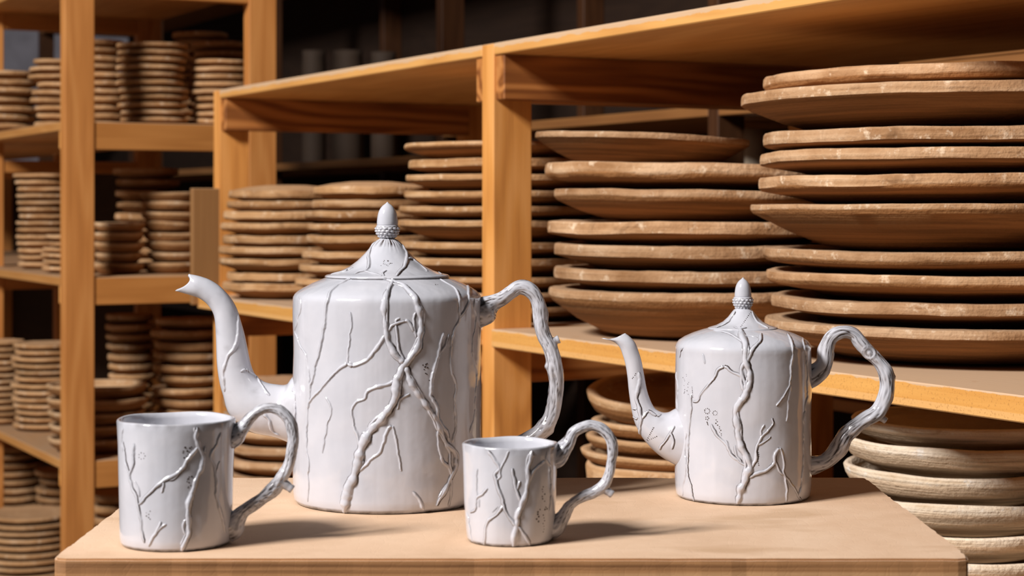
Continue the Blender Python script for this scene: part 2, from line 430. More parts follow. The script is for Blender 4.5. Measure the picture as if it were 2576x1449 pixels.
def plate_mesh(R, t, drop, dish, seed, seg, dome=0.0):
    """z = 0 under the foot, rim top at drop + t"""
    rng = random.Random(seed)
    deep = drop > 0.022
    rf = R * (0.50 if deep else 0.68)
    h = drop + t
    if deep:
        pr = [(rf * 0.6, 0.0), (rf, 0.0), (rf + (R - rf) * 0.28, drop * 0.12), (rf + (R - rf) * 0.62, drop * 0.48), (R - 0.35 * t, drop * 0.97)]
    else:
        pr = [(rf * 0.6, 0.0), (rf, 0.0), (rf + (R - rf) * 0.30, drop * 0.45), (R - 0.75 * t, drop * 0.90)]
    c = rng.uniform(0.08, 0.30)
    pr += [(R - (0.10 + c * 0.6) * t, drop + 0.02 * t), (R - 0.03 * t, drop + c * t), (R, drop + 0.5 * t), (R - 0.04 * t, drop + 0.86 * t), (R - 0.13 * t, h - 0.02 * t), (R - 0.32 * t, h)]
    if dome:
        pr += [(R * 0.7, h + dome * 0.55), (R * 0.35, h + dome * 0.95)]
    else:
        pr += [(R * 0.88, h - 0.1 * dish), (R * 0.80, h - dish), (R * 0.35, h - dish)]
    vs_, fs_ = [], []
    n = len(pr)
    for j, (r, z) in enumerate(pr):
        for i in range(seg):
            a = 2 * PI * i / seg
            ca, sa = math.cos(a), math.sin(a)
            k = 1 + 0.016 * nz(ca * 1.4 + seed * 3.13, sa * 1.4, seed * 0.77) + 0.007 * nz(ca * 5 + seed, sa * 5, seed * 1.3 + z * 30)
            w = (r / R)
            dz = w ** 8 * 0.14 * t * nz(ca * 2.2 + seed * 1.9, sa * 2.2, 3.3) if (z > 0 and w > 0.86) else 0.0
            dz += 0.05 * t * nz(ca * 9 + seed, sa * 9, z * 60) if (z > drop and w > 0.86) else 0.0
            vs_.append((r * k * ca, r * k * sa, z + dz))
    for j in range(n - 1):
        for i in range(seg):
            a = j * seg + i; b_ = j * seg + (i + 1) % seg
            fs_.append((a, b_, b_ + seg, a + seg))
    fs_.append(tuple(range(seg - 1, -1, -1)))
    fs_.append(tuple(range((n - 1) * seg, n * seg)))
    return vs_, fs_

def bowl_mesh(R, H, wall, seed, seg, flare=0.0):
    rf = R * 0.66
    pr = [(rf * 0.5, 0.0), (rf, 0.0), (R * 0.79, H * 0.15), (R * 0.93, H * 0.42), (R * 0.985, H * 0.72), (R, H * 0.93),
          (R * 0.995 - 0.12 * wall, H * 0.99), (R - 0.5 * wall, H), (R - 0.92 * wall, H * 0.97), (R - 1.05 * wall, H * 0.80), (R * 0.80, H * 0.52), (R * 0.66, H - 0.70 * H), (R * 0.3, H * 0.26)]
    vs_, fs_ = [], []
    n = len(pr)
    for j, (r, z) in enumerate(pr):
        for i in range(seg):
            a = 2 * PI * i / seg
            ca, sa = math.cos(a), math.sin(a)
            k = 1 + 0.022 * nz(ca * 1.2 + seed * 3.13, sa * 1.2, seed * 0.77) + 0.008 * nz(ca * 4 + seed, sa * 4, seed * 1.3 + z * 40)
            dz = (z / H) * H * 0.06 * nz(ca * 1.7 + seed * 1.9, sa * 1.7, 3.3)
            vs_.append((r * k * ca, r * k * sa, z + dz))
    for j in range(n - 1):
        for i in range(seg):
            a = j * seg + i; b_ = j * seg + (i + 1) % seg
            fs_.append((a, b_, b_ + seg, a + seg))
    fs_.append(tuple(range(seg - 1, -1, -1)))
    fs_.append(tuple(range((n - 1) * seg, n * seg)))
    return vs_, fs_

ORD = ['topmost', 'second', 'third', 'fourth', 'fifth', 'sixth', 'seventh', 'eighth', 'ninth', 'tenth', 'eleventh', 'twelfth', 'thirteenth', 'fourteenth', 'fifteenth', 'sixteenth']
def ordlabel(i, n, noun, where):
    if i == 0: return 'topmost %s %s' % (noun, where)
    if i == n - 1: return 'bottom %s %s' % (noun, where)
    return '%s %s from the top %s' % (ORD[i], noun, where)

seedc = [100]
def radius_from(pxl, c):
    k = (pxl - CX) / F
    return (c.x - k * c.y) / math.sqrt(1 + k * k)

def plate_stack(c, shelf, rows, name, noun, where, group, mat, seg=56, domes=None, tilts=None, cat='plate'):
    """c: centre (x, y); rows: (left px, rim top px, rim bottom px) at the side of each plate, top to bottom"""
    n = len(rows)
    info = []
    cents = []
    for row in rows:
        pl, y0, y1 = row[:3]
        z1 = EYE - (y0 - HY) / F * c.y; z0 = EYE - (y1 - HY) / F * c.y
        if len(row) > 3:                      # both sides of this plate are known
            cents.append((((pl + row[3]) / 2 - CX) / F * c.y, c.y)); info.append(((row[3] - pl) / 2 / F * c.y, z1, z1 - z0))
        else:
            cents.append((c.x, c.y)); info.append((radius_from(pl, c), z1, z1 - z0))
    acc = 0.0
    for i in range(n - 1, -1, -1):
        R, zt, t = info[i]
        seedc[0] += 1
        if i < n - 1:
            below_t = info[i + 1][2]; foot = info[i + 1][1] - 0.2 * below_t + 0.0002
        else:
            foot = shelf + 0.0002
        drop = max(0.002, zt - t - foot)
        dm = (domes or {}).get(i, 0.0)
        v_, f_ = plate_mesh(R, t, drop, 0.2 * t, seedc[0], seg, dm)
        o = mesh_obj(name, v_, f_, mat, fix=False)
        o.data.set_sharp_from_angle(angle=math.radians(38))
        tl = (tilts or {}).get(i, (0, 0, 0))
        lift = R * (0.5 if drop > 0.022 else 0.68) * (abs(tl[0]) + abs(tl[1])) * 0.9
        o.location = (cents[i][0], cents[i][1], foot + acc + lift)
        acc += lift * 1.6
        o.rotation_euler = tl
        tag(o, ordlabel(i, n, noun, where), cat, group)

def bowl_stack(c, shelf, rims, R, name, noun, where, group, mat, seg=48, H=None, wall=0.012, tilts=None, jit=0.004, offs=None, cat='bowl'):
    """rims: z of each rim, top to bottom"""
    n = len(rims); out = []
    rng = random.Random(len(where) * 7 + n)
    for i, z in enumerate(rims):
        seedc[0] += 1
        foot = (rims[i + 1] - 0.007) if i < n - 1 else shelf + 0.0002
        h = z - foot
        v_, f_ = bowl_mesh(R * rng.uniform(0.97, 1.03), h, wall, seedc[0], seg)
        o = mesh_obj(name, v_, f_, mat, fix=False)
        dx, dy = (offs or {}).get(i, (rng.uniform(-jit, jit), rng.uniform(-jit, jit)))
        tl = (tilts or {}).get(i, (0, 0, 0))
        o.location = (c.x + dx, c.y + dy, foot + R * 0.6 * (abs(tl[0]) + abs(tl[1])) * 0.8)
        o.rotation_euler = tl
        tag(o, ordlabel(i, n, noun, where), cat, group)
        out.append(o)
    return out

# ---- near bay: the two big stacks
cR = uv(-0.735, 0.262)
rowsR = [(1919, 193, 227), (1864, 238, 268), (1921, 336, 370), (1909, 385, 415), (1910, 445, 480), (1888, 514, 533),
         (1917, 624, 655), (1925, 679, 708), (1943, 742, 772), (1925, 800, 826)]
plate_stack(cR, ZM, rowsR, 'platter', 'thick brown platter', 'of the broadest stack, behind the small teapot handle', 'broadest platters', M_plate, seg=84)
cM = uv(-0.255, 0.20)
rowsM = [(1343, 362, 378, 1880), (1373, 428, 466), (1388, 484, 510), (1378, 556, 588), (1392, 612, 642), (1392, 672, 704), (1380, 722, 752)]
plate_stack(cM, ZM, rowsM, 'platter', 'brown platter', 'of the stack with a deep basin at its foot', 'platters on the deep basin', M_plate, seg=72,
            tilts={0: (0, 0.045, 0), 1: (0, 0.022, 0), 2: (0, 0.015, 0)})
# ---- far bay: three stacks
cC = uv(0.255, 0.16)
rowsC = [(1017, 364, 377), (1027, 404, 424), (1021, 442, 459), (1018, 482, 502), (1003, 519, 537), (1000, 553, 568), (1008, 606, 624), (1012, 645, 662),
         (1015, 690, 706), (1012, 727, 742), (1010, 762, 778)]
plate_stack(cC, ZM, rowsC, 'plate', 'tan plate', 'of the stack half hidden by the centre post', 'plates beside the centre post', M_plate2, seg=64,
            )
cB = uv(u_of(935, 0.10), 0.10)
rowsB = [(788, 470, 490), (784, 504, 525), (766, 530, 549), (772, 562, 578), (769, 591, 611), (760, 630, 648), (751, 664, 680), (742, 698, 716), (745, 734, 750)]
plate_stack(cB, ZM, rowsB, 'plate', 'tan plate', 'of the stack just behind the large teapot lid', 'plates behind the lid', M_plate2, seg=64, domes={0: 0.010})
cA = uv(u_of(722, 0.085), 0.085)
rowsA = [(574, 480, 499), (569, 506, 525), (562, 531, 552), (555, 560, 578), (560, 591, 612), (550, 619, 638), (550, 648, 666), (570, 683, 702), (560, 708, 728)]
plate_stack(cA, ZM, rowsA, 'plate', 'tan plate', 'of the stack beside the upright end panel', 'plates beside the end panel', M_plate2, seg=64, domes={0: 0.012})
# lower shelf of the far bay
cD = uv(1.06, 0.10)
rowsD = [(562, 958 + 37 * i, 980 + 37 * i) for i in range(9)]
plate_stack(cD, ZLL, rowsD, 'plate', 'brown plate', 'on the bottom shelf below the teapot spout', 'plates below the spout', M_plate, seg=56)

# ---- bowls under the middle shelf
cT = uv(u_of(1700, 0.20), 0.20)
zt = lambda y, c: EYE - (y - HY) / F * c.y
tb = bowl_stack(cT, ZLR, [zt(y, cT) for y in (990, 1052, 1090, 1128, 1160)], 0.131, 'bowl', 'thick tan bowl',
                'of the stack under the middle shelf', 'tan bowls under the shelf', M_bowl, H=0.05, wall=0.016,
                tilts={0: (0.12, 0.0, 0)},
                offs={0: (0.0, -0.004), 1: (0.004, 0), 2: (-0.002, 0.002), 3: (-0.006, 0), 4: (-0.003, 0)})
cW = uv(u_of(2415, 0.185), 0.185)
wb = bowl_stack(cW, ZLR, [zt(y, cW) for y in (1048, 1098, 1164, 1232, 1304, 1366, 1432)], 0.132, 'bowl', 'whitewashed bowl',
                'of the stack beside the table corner', 'whitewashed bowls', M_white, seg=64, wall=0.011,
                offs={0: (0.004, 0), 1: (0.0, 0), 2: (-0.004, 0), 3: (0.006, 0), 4: (0.0, 0.002), 5: (0.004, 0)}, tilts={1: (0, 0.01, 0), 3: (0, -0.012, 0)})

# ---- small stacks of the tall unit
def small_stack(px, u, v, shelf, ytop, Rpx, n, kind, where, jit=0.006, tilt=0.0, mat=None, taper=0.0):
    if u is None: u = u_of(px, v)
    else: v = v_of(px, u)
    c = uv(u, v)
    R = Rpx * c.y / F
    top = zt(ytop, c)
    hgt = (top - shelf) / n
    rng = random.Random(int(px * 13 + ytop))
    g = '%s %s' % (kind + 's', where)
    for i in range(n):
        seedc[0] += 1
        zf = top - hgt * (i + 1) + 0.0003
        Ri = R * rng.uniform(0.94, 1.05) * (1 - taper * i / max(1, n - 1))
        if kind == 'bowl':
            v_, f_ = bowl_mesh(Ri, hgt * 1.10, min(0.012, R * 0.13), seedc[0], 36)
        else:
            t = hgt * rng.uniform(0.55, 0.66)
            v_, f_ = plate_mesh(Ri, t, hgt - t, 0.2 * t, seedc[0], 36)
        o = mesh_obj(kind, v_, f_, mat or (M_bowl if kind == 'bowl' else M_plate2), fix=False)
        o.location = (c.x + rng.uniform(-jit, jit), c.y + rng.uniform(-jit, jit), zf)
        if tilt and 0 < i < n - 1 or (tilt and i == 0):
            o.rotation_euler = (rng.uniform(-tilt, tilt) * 0.4, rng.uniform(-0.2, 1.0) * tilt, 0)
        tag(o, ordlabel(i, n, 'small %s' % kind, where), kind, g)

UN = LU0 + 0.18
VB = LV0 + LDEP - 0.14
# upper shelf
small_stack(18, None, -0.205, S1, 182, 76, 7, 'plate', 'in the low pile at the upper shelf front edge', 0.011, tilt=0.04)
small_stack(150, None, LV0 + 0.12, S1, 152, 66, 9, 'plate', 'in the wavy pile behind the tall front post', 0.012, tilt=0.04)
small_stack(385, UN, None, S1, 112, 88, 11, 'plate', 'in the tallest upright pile on the upper shelf', 0.008)
small_stack(556, UN, None, S1, 155, 84, 9, 'plate', 'in the upper shelf pile next to the rear post', 0.004)
small_stack(255, UN + 0.30, None, S1, 104, 62, 11, 'plate', 'in the shaded upper pile beside the front post', 0.006)
small_stack(566, UN + 0.22, None, S1, 110, 80, 9, 'plate', 'in the shaded upper pile beside the rear post', 0.005)
small_stack(500, UN + 0.38, None, S1, 84, 68, 12, 'plate', 'in the rearmost high pile on the upper shelf', 0.005)
# second shelf
small_stack(112, None, -0.14, S2, 438, 72, 14, 'plate', 'in the high flaring pile on the second shelf', 0.004, taper=0.16)
small_stack(185, None, LV0 + 0.10, S2, 592, 68, 6, 'plate', 'in the short pile on the second shelf front edge', 0.010, tilt=0.04, taper=-0.25)
small_stack(300, UN - 0.02, None, S2, 562, 62, 5, 'bowl', 'in the short bowl pile by the tall front post', 0.004)
small_stack(437, UN - 0.02, None, S2, 486, 76, 8, 'bowl', 'in the leaning bowl pile on the second shelf', 0.006, tilt=0.09)
small_stack(372, UN + 0.26, None, S2, 424, 80, 9, 'plate', 'in the shaded pile behind the leaning bowls', 0.006, tilt=0.03)
small_stack(520, UN + 0.22, None, S2, 510, 50, 8, 'plate', 'in the narrow pile between leaning bowls and rear post', 0.004)
# third shelf
small_stack(5, None, -0.205, S3, 856, 54, 13, 'plate', 'in the edge pile at the third shelf front', 0.004)
small_stack(118, None, -0.13, S3, 862, 84, 13, 'plate', 'in the evenly spaced pile on the third shelf', 0.004)
small_stack(243, UN - 0.005, None, S3, 968, 122, 5, 'bowl', 'in the wide bowl pile on the third shelf', 0.004)
small_stack(478, UN + 0.02, None, S3, 800, 92, 11, 'plate', 'in the uneven third shelf pile near the rear post', 0.006, tilt=0.04)
small_stack(330, UN + 0.30, None, S3, 790, 62, 12, 'plate', 'in the shaded pile behind the wide bowls', 0.005)
# bottom shelf
small_stack(76, None, -0.15, S4, 1288, 112, 11, 'plate', 'in the broad neat pile on the bottom shelf', 0.003)
small_stack(166, None, LV0 + 0.34, S4, 1180, 72, 9, 'plate', 'in the shaded pile behind the broad neat pile', 0.005)
small_stack(36, None, 0.0, S4, 1118, 76, 11, 'plate', 'in the shaded tilted pile deep on the bottom shelf', 0.006)
small_stack(300, UN + 0.1, None, S4, 1236, 76, 11, 'plate', 'in the shaded bottom pile behind the tall front post', 0.004)

# ---- things on the rear unit
def crock(px, z, yt, Rpx, v, mat, label):
    u = u_of(px, v); c = uv(u, v); R = Rpx * c.y / F; h = zt(yt, c) - z
    pr = [(R * 0.9, 0), (R, 0.01), (R, h * 0.86), (R * 0.95, h * 0.94), (R * 0.98, h), (R * 0.86, h), (R * 0.85, h * 0.2)]
    v_, f_ = lathe(pr, 40, px)
    o = mesh_obj('crock', v_, f_, mat); o.location = (c.x, c.y, z + 0.0004)
    tag(o, label, 'crock')
crock(1886, -0.1, 325, 36, 1.06, M_jar, 'pale plaster cylinder in shade behind the broad platters')
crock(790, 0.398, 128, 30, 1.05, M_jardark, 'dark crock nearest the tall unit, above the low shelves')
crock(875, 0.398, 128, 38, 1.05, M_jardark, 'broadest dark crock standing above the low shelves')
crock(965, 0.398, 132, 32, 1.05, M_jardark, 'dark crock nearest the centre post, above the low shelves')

# wooden case with a latch on the rear shelf
case = empty('wooden_case', uv(-0.12, 1.05, 0.4654), TH)
tag(case, 'shallow wooden case with a metal latch on the dark rear shelving', 'case')
box('case_body', (-0.15, 0.13), (-0.26, 0.26), (0.0, 0.045), M_umberu, case)
box('case_lid', (-0.152, 0.132), (-0.262, 0.262), (0.0462, 0.072), M_umberu, case)
la = box('latch', (-0.10, -0.05), (-0.268, -0.2615), (0.036, 0.062), M_metal, case, bevel=0.001)

# ------------------------------------------------------------------ table
TX0, TX1, TY0, TY1 = -0.334, 0.335, 1.345, 1.752
tb_root = empty('worktable', (0, (TY0 + TY1) / 2, FLOOR))
tag(tb_root, 'low worktable with a dusty tan board top carrying teapots and mugs', 'table')
def table_top():
    nx, ny = 70, 44
    bm = bmesh.new()
    bmesh.ops.create_cube(bm, size=1.0)
    bmesh.ops.scale(bm, vec=(TX1 - TX0, TY1 - TY0, 0.028), verts=bm.verts)
    bmesh.ops.subdivide_edges(bm, edges=[e for e in bm.edges if abs(e.verts[0].co.z - e.verts[1].co.z) < 1e-6], cuts=60, use_grid_fill=True)
    bmesh.ops.bevel(bm, geom=[e for e in bm.edges if e.calc_face_angle(0) > 0.5], offset=0.0016, segments=2, affect='EDGES')
    hx, hy = (TX1 - TX0) / 2, (TY1 - TY0) / 2
    for v in bm.verts:
        x, y, z = v.co
        ex, ey = hx - abs(x), hy - abs(y)
        e = min(ex, ey)
        if e < 0.004:
            w = 0.0011 * nz(x * 38, y * 38, 2.0) + 0.0007 * nz(x * 150, y * 150, 5.0)
            if ex < 0.004: v.co.x -= math.copysign(max(0, w + 0.0004), x)
            if ey < 0.004: v.co.y -= math.copysign(max(0, w + 0.0004), y)
            if z > 0.01 and w > 0: v.co.z -= w * 0.5
        if ex < 0.02 and ey < 0.02:                       # worn corners
            k = max(0, 0.010 - math.hypot(ex, ey)) * 0.28
            v.co.x -= math.copysign(k, x); v.co.y -= math.copysign(k, y)
    me = bpy.data.meshes.new('table_top'); bm.to_mesh(me); bm.free()
    me.materials.append(M_table)
    o = put(bpy.data.objects.new('table_top', me), tb_root)
    o.location = (0, 0, -0.014 - FLOOR)
    return o
table_top()
for sx in (-1, 1):
    for sy in (-1, 1):
        x = sx * 0.27; y = sy * 0.15
        box('leg', (x - 0.02, x + 0.02), (y - 0.02, y + 0.02), (0, -0.028 - FLOOR), M_post, tb_root)
for sy in (-1, 1):
    box('apron', (-0.25, 0.25), (sy * 0.15 - 0.01, sy * 0.15 + 0.01), (-0.098 - FLOOR, -0.028 - FLOOR), M_rail, tb_root)

# ------------------------------------------------------------------ ceramics
CAM = Vector((0, 0, EYE))
def crom(P, n):
    """Catmull-Rom through the rows of P, n samples, spaced by length"""
    P = np.array(P, float)
    seg = np.linalg.norm(np.diff(P[:, :2], axis=0), axis=1); seg = np.maximum(seg, 1e-6)
    s = np.concatenate([[0], np.cumsum(seg)])
    ts = np.linspace(0, s[-1], n)
    m = np.zeros_like(P)
    for i in range(len(P)):
        a = max(0, i - 1); b = min(len(P) - 1, i + 1)
        m[i] = (P[b] - P[a]) / (s[b] - s[a])
    out = []
    for t in ts:
        i = min(len(P) - 2, max(0, int(np.searchsorted(s, t, side='right') - 1)))
        h = s[i + 1] - s[i]; x = (t - s[i]) / h
        h00 = 2 * x ** 3 - 3 * x ** 2 + 1; h10 = x ** 3 - 2 * x ** 2 + x; h01 = -2 * x ** 3 + 3 * x ** 2; h11 = x ** 3 - x ** 2
        out.append(h00 * P[i] + h10 * h * m[i] + h01 * P[i + 1] + h11 * h * m[i + 1])
    return np.array(out)

class Pot:
    def __init__(s, name, label, cat, px, d):
        s.d = d; s.x = (px - CX) / F * d
        s.o = Vector((s.x, d, 0.0))
        s.root = empty(name, s.o)
        tag(s.root, label, cat)
        s.V, s.Fc = [], []
        s.bvh = None
    def z(s, py): return EYE - (py - HY) / F * s.d
    def r(s, p): return p * s.d / F
    def add(s, name, verts, faces, clay=None, parent=None, hit=True, mat=None):
        """verts in world space"""
        if hit:
            k = len(s.V)
            s.V += [tuple(v) for v in verts]; s.Fc += [tuple(i + k for i in f) for f in faces]
        return mesh_obj(name, verts, faces, mat or M_glaze, parent or s.root, origin=s.o, clay=clay if clay is not None else [0.0] * len(verts))
    def turn(s, name, prof, seg, seed, wob=0.004, clayf=None, parent=None, hit=True, close_top=True, disp=None, zw=0.0):
        vs_, fs_, cl = [], [], []
        n = len(prof)
        for j, (r, z) in enumerate(prof):
            for i in range(seg):
                a = 2 * PI * i / seg
                ca, sa = math.cos(a), math.sin(a)
                k = 1 + wob * nz(ca * 1.5 + seed, sa * 1.5, z * 25 + seed) + wob * 0.5 * nz(ca * 5 + seed, sa * 5, z * 60)
                dr = 0.0; c = clayf(a, z, j) if clayf else 0.0
                if disp:
                    dr, c2 = disp(a, z); c = max(c, c2)
                zz = z + (zw * nz(ca * 1.2 + seed, sa * 1.2, 9.0) if j > n * 0.3 else 0)
                vs_.append((s.x + (r * k + dr) * ca, s.d + (r * k + dr) * sa, zz)); cl.append(c)
        for j in range(n - 1):
            for i in range(seg):
                a = j * seg + i; b_ = j * seg + (i + 1) % seg
                fs_.append((a, b_, b_ + seg, a + seg))
        fs_.append(tuple(range(seg - 1, -1, -1)))
        if close_top: fs_.append(tuple(range((n - 1) * seg, n * seg)))
        return s.add(name, vs_, fs_, cl, parent, hit)
    def finish(s):
        s.bvh = BVHTree.FromPolygons(s.V, s.Fc)
    def ray(s, px, py):
        d = Vector(((px - CX) / F, 1.0, -(py - HY) / F)).normalized()
        p, n, _, _ = s.bvh.ray_cast(CAM, d)
        if p is None: return None
        if (p - s.o).xy.length > 0.5: return None
        if n.dot(d) > 0: n = -n
        return p, n
    def vine(s, pts, w, h=None, name='branch_relief', seed=0, w2=None, clay=1.0, lump=0.36, jit=1.7, parent=None, mat=None):
        """relief branch along photo points; w, w2: start / end width in px"""
        if w2 is None: w2 = w
        P = np.array(pts, float)
        L = float(np.sum(np.linalg.norm(np.diff(P, axis=0), axis=1)))
        n = max(5, int(L / 3.2))
        C = crom(P, n)
        sc = s.d / F
        hits = []
        for i, (x, y) in enumerate(C):
            jx = jit * nz(x * 0.045, y * 0.045, seed + 1.5) * 2.0 + jit * 0.7 * nz(x * .16, y * .16, seed)
            q = s.ray(x + jx, y)
            if q: hits.append((i / (n - 1), q[0], q[1]))
        if len(hits) < 4: return
        XS = [-3, -2, -1.0, -0.84, -0.60, -0.30, 0.0, 0.30, 0.60, 0.84, 1.0, 2, 3]
        K = len(XS)
        vs_, fs_, cl = [], [], []
        m = len(hits)
        for i, (t, p, nn) in enumerate(hits):
            a = hits[max(0, i - 2)][1]; b = hits[min(m - 1, i + 2)][1]
            T = (b - a)
            if T.length < 1e-7: T = Vector((0, 0, 1))
            T.normalize()
            S = T.cross(nn).normalized()
            if S.z * 0 + S.x < 0: S = -S
            end = min(1.0, min(t, 1 - t) * L / (1.3 * max(w, w2)) + 0.30)
            lm = 1 + lump * nz(p.x * 150, p.z * 150, seed + 3.0) * 1.6
            ww = 0.5 * (w + (w2 - w) * t) * sc * end * lm
            hh = (h if h else 0.40) * 2 * ww * (0.9 + 0.3 * nz(p.x * 90, p.z * 90, seed))
            for k in range(K):
                x = XS[k]
                gw = (1.3 + 0.13 * w) if x > 0 else (0.9 + 0.05 * w)
                lat = x * ww if abs(x) <= 1 else math.copysign(ww + (gw if abs(x) == 2 else gw + 1.4) * sc, x)
                q = p + S * lat
                near = s.bvh.find_nearest(q)
                pp, n2 = near[0], near[1]
                if n2.dot(nn) < 0: n2 = -n2
                ax = abs(x)
                pr = (max(0.0, 1 - min(1, ax) ** 2.4)) ** 0.75 if ax < 1 else 0.0
                e = 0.0004 if ax == 3 else 0.0
                bark = 0.16 * hh * nz(x * 2.5 + seed, p.z * 330, p.x * 330)
                vs_.append(pp + n2 * (hh * pr + bark * (ax < 1) + 0.00014 - e))
                ck = 1.0 if ax == 1.0 else 0.9 if ax == 2 else 0.18 if ax == 0.84 else 0.0
                side = 1.0 if x > 0 else 0.6  # bare clay line, with painted shade making the right side darker and wider
                nq = nz(p.x * 70, p.z * 70, seed + (4 if x > 0 else 8))
                cl.append(ck * side * clay * max(0.0, min(1.0, 0.72 + 1.5 * nq)) * min(1.0, 0.35 + 2.2 * end * end))
        for i in range(m - 1):
            for k in range(K - 1):
                a = i * K + k
                fs_.append((a, a + 1, a + K + 1, a + K))
        return s.add(name, vs_, fs_, cl, parent, hit=False, mat=mat)
    def stub(s, x0, y0, x1, y1, r0, r1, name='knot'):
        """a cut twig end standing out of the handle"""
        a, b = at(x0, y0, s.d), at(x1, y1, s.d); T = (b - a).normalized(); Nn = Vector((T.z, 0, -T.x)); B = Vector((0, 1, 0)); sc = s.d / F
        vs_, fs_, cl = [], [], []
        rows = [(0.0, 1.0, 0.5), (0.3, 0.86, 0.12), (0.55, 0.84, 0.4), (0.75, 0.80, 0.1), (0.93, 0.92, 0.2), (1.0, 0.80, 0.1), (0.99, 0.55, 0.7), (0.93, 0.42, 0.5), (1.0, 0.22, 0.0)]
        for (t, k, c) in rows:
            for i in range(20):
                an = 2 * PI * i / 20; r = (r0 + (r1 - r0) * t) * k * sc * (1 + 0.10 * nz(math.cos(an) * 1.5 + x0, math.sin(an) * 1.5, t * 2))
                vs_.append(a + (b - a) * t + (Nn * math.cos(an) + B * math.sin(an)) * r); cl.append(c)
        for j in range(len(rows) - 1):
            for i in range(20):
                p = j * 20 + i; q = j * 20 + (i + 1) % 20
                fs_.append((p, q, q + 20, p + 20))
        fs_.append(tuple(range((len(rows) - 1) * 20, len(rows) * 20)))
        return s.add(name, vs_, fs_, cl, s.hnd, hit=False)
    def trunk(s, pts, w, w2=None, seed=0, **k):
        """a thick relief branch with a thin shoot twined along it"""
        o = s.vine(pts, w, w2=w2, seed=seed, **k)
        P = crom(np.array(pts, float), 60)
        Tn = np.gradient(P, axis=0); Tn /= np.maximum(1e-6, np.linalg.norm(Tn, axis=1))[:, None]
        L = np.concatenate([[0], np.cumsum(np.linalg.norm(np.diff(P, axis=0), axis=1))])
        ww = np.linspace(w, w2 or w, 60)
        off = np.sin(L / 34.0 + seed) * ww * 0.52
        Q = P + np.stack([-Tn[:, 1], Tn[:, 0]], 1) * off[:, None]
        s.vine([tuple(q) for q in Q[2:-3:2]], w * 0.42, h=0.5, seed=seed + 0.5, name='twig_relief', clay=0.9, jit=0.8)
        return o
    def dots(s, spots, r, name='dot_cluster', parent=None):
        vs_, fs_ = [], []
        for (x, y) in spots:
            q = s.ray(x, y)
            if not q: continue
            p, n = q
            t = Vector((1, 0, 0)); b1 = n.cross(t).normalized(); b2 = n.cross(b1)
            rr = r * s.d / F * random.uniform(0.7, 1.2)
            k = len(vs_)
            for ring, hh in ((1.0, 0.0), (0.6, 0.35)):
                for i in range(8):
                    a = i * PI / 4
                    vs_.append(p + (b1 * math.cos(a) + b2 * math.sin(a)) * rr * ring + n * (rr * hh * 0.6 + 0.0001))
            for i in range(8):
                j = (i + 1) % 8
                fs_.append((k + i, k + j, k + 8 + j, k + 8 + i))
            fs_.append(tuple(k + 8 + i for i in range(8)))
        if vs_: s.add(name, vs_, fs_, [0.95] * len(vs_), parent, hit=False)
    def handle(s, ctr, seed, bumps=(), eyes=(), amp=0.13, twist=2.0, name='handle', depth=1.0):
        n = 190; seg = 44
        C = crom(ctr, n)
        sc = s.d / F
        W = [at(a[0], a[1], s.d) for a in C]
        vs_, fs_, cl = [], [], []
        acc = 0.0
        B = [(at(x, y, s.d), r * sc, h * sc) for (x, y, r, h) in bumps]
        E = [(x, y, r) for (x, y, r) in eyes]
        for i in range(n):
            if i: acc += (W[i] - W[i - 1]).length
            T = (W[min(n - 1, i + 1)] - W[max(0, i - 1)]).normalized()
            Nn = Vector((T.z, 0, -T.x))
            r = max(2.0, C[i][2]) * sc
            for k in range(seg):
                a = 2 * PI * k / seg
                tw = a + twist * acc * 12
                ca, sa = math.cos(tw), math.sin(tw)
                g1 = nz(ca * 2.9 + seed, sa * 2.9, acc * 26 + seed)
                g2 = nz(ca * 5.2 + seed * 2, sa * 5.2, acc * 38 + seed)
                lump = nz(ca * 0.8 + seed * 3, sa * 0.8, acc * 85 + seed)
                groove = -max(0.0, 1 - abs(g1) / 0.16)
                d = r * (amp * 0.75 * groove + amp * 0.55 * g2 + 0.16 * lump)
                dirv = Nn * math.cos(a) + Vector((0, 1, 0)) * math.sin(a) * depth
                p = W[i] + dirv * r
                c = max(0.0, -groove - 0.25) * 1.35 * max(0, min(1, 0.72 + 1.5 * nz(p.x * 60, p.z * 60, seed + 2)))
                c = max(c, max(0.0, (-g2 - 0.22) * 2.2))
                for (bp, br, bh) in B:
                    dd = (p - bp).length_squared / (br * br)
                    if dd < 6: d += bh * math.exp(-dd)
                for (ex, ey, er) in E:
                    if p.y < s.d:
                        q = math.hypot(p.x - at(ex, ey, s.d).x, p.z - at(ex, ey, s.d).z) / (er * sc)
                        if q < 1.5:
                            d = d * min(1, max(0, q - 0.9)) + 0.10 * er * sc * math.cos(q * 2 * PI * 1.0) * (1 if q < 1.25 else 0)
                            c = max(0.0, 1 - abs(abs(q - 0.55) - 0.0) / 0.16) * 0.8 + max(0.0, 1 - abs(q - 1.1) / 0.14) * 0.8
                vs_.append(p + dirv * d); cl.append(min(1.0, c))
        for i in range(n - 1):
            for k in range(seg):
                a = i * seg + k; b_ = i * seg + (k + 1) % seg
                fs_.append((a, b_, b_ + seg, a + seg))
        fs_.append(tuple(range(seg - 1, -1, -1))); fs_.append(tuple(range((n - 1) * seg, n * seg)))
        s.hnd = s.add(name, vs_, fs_, cl, hit=False)
        return s.hnd
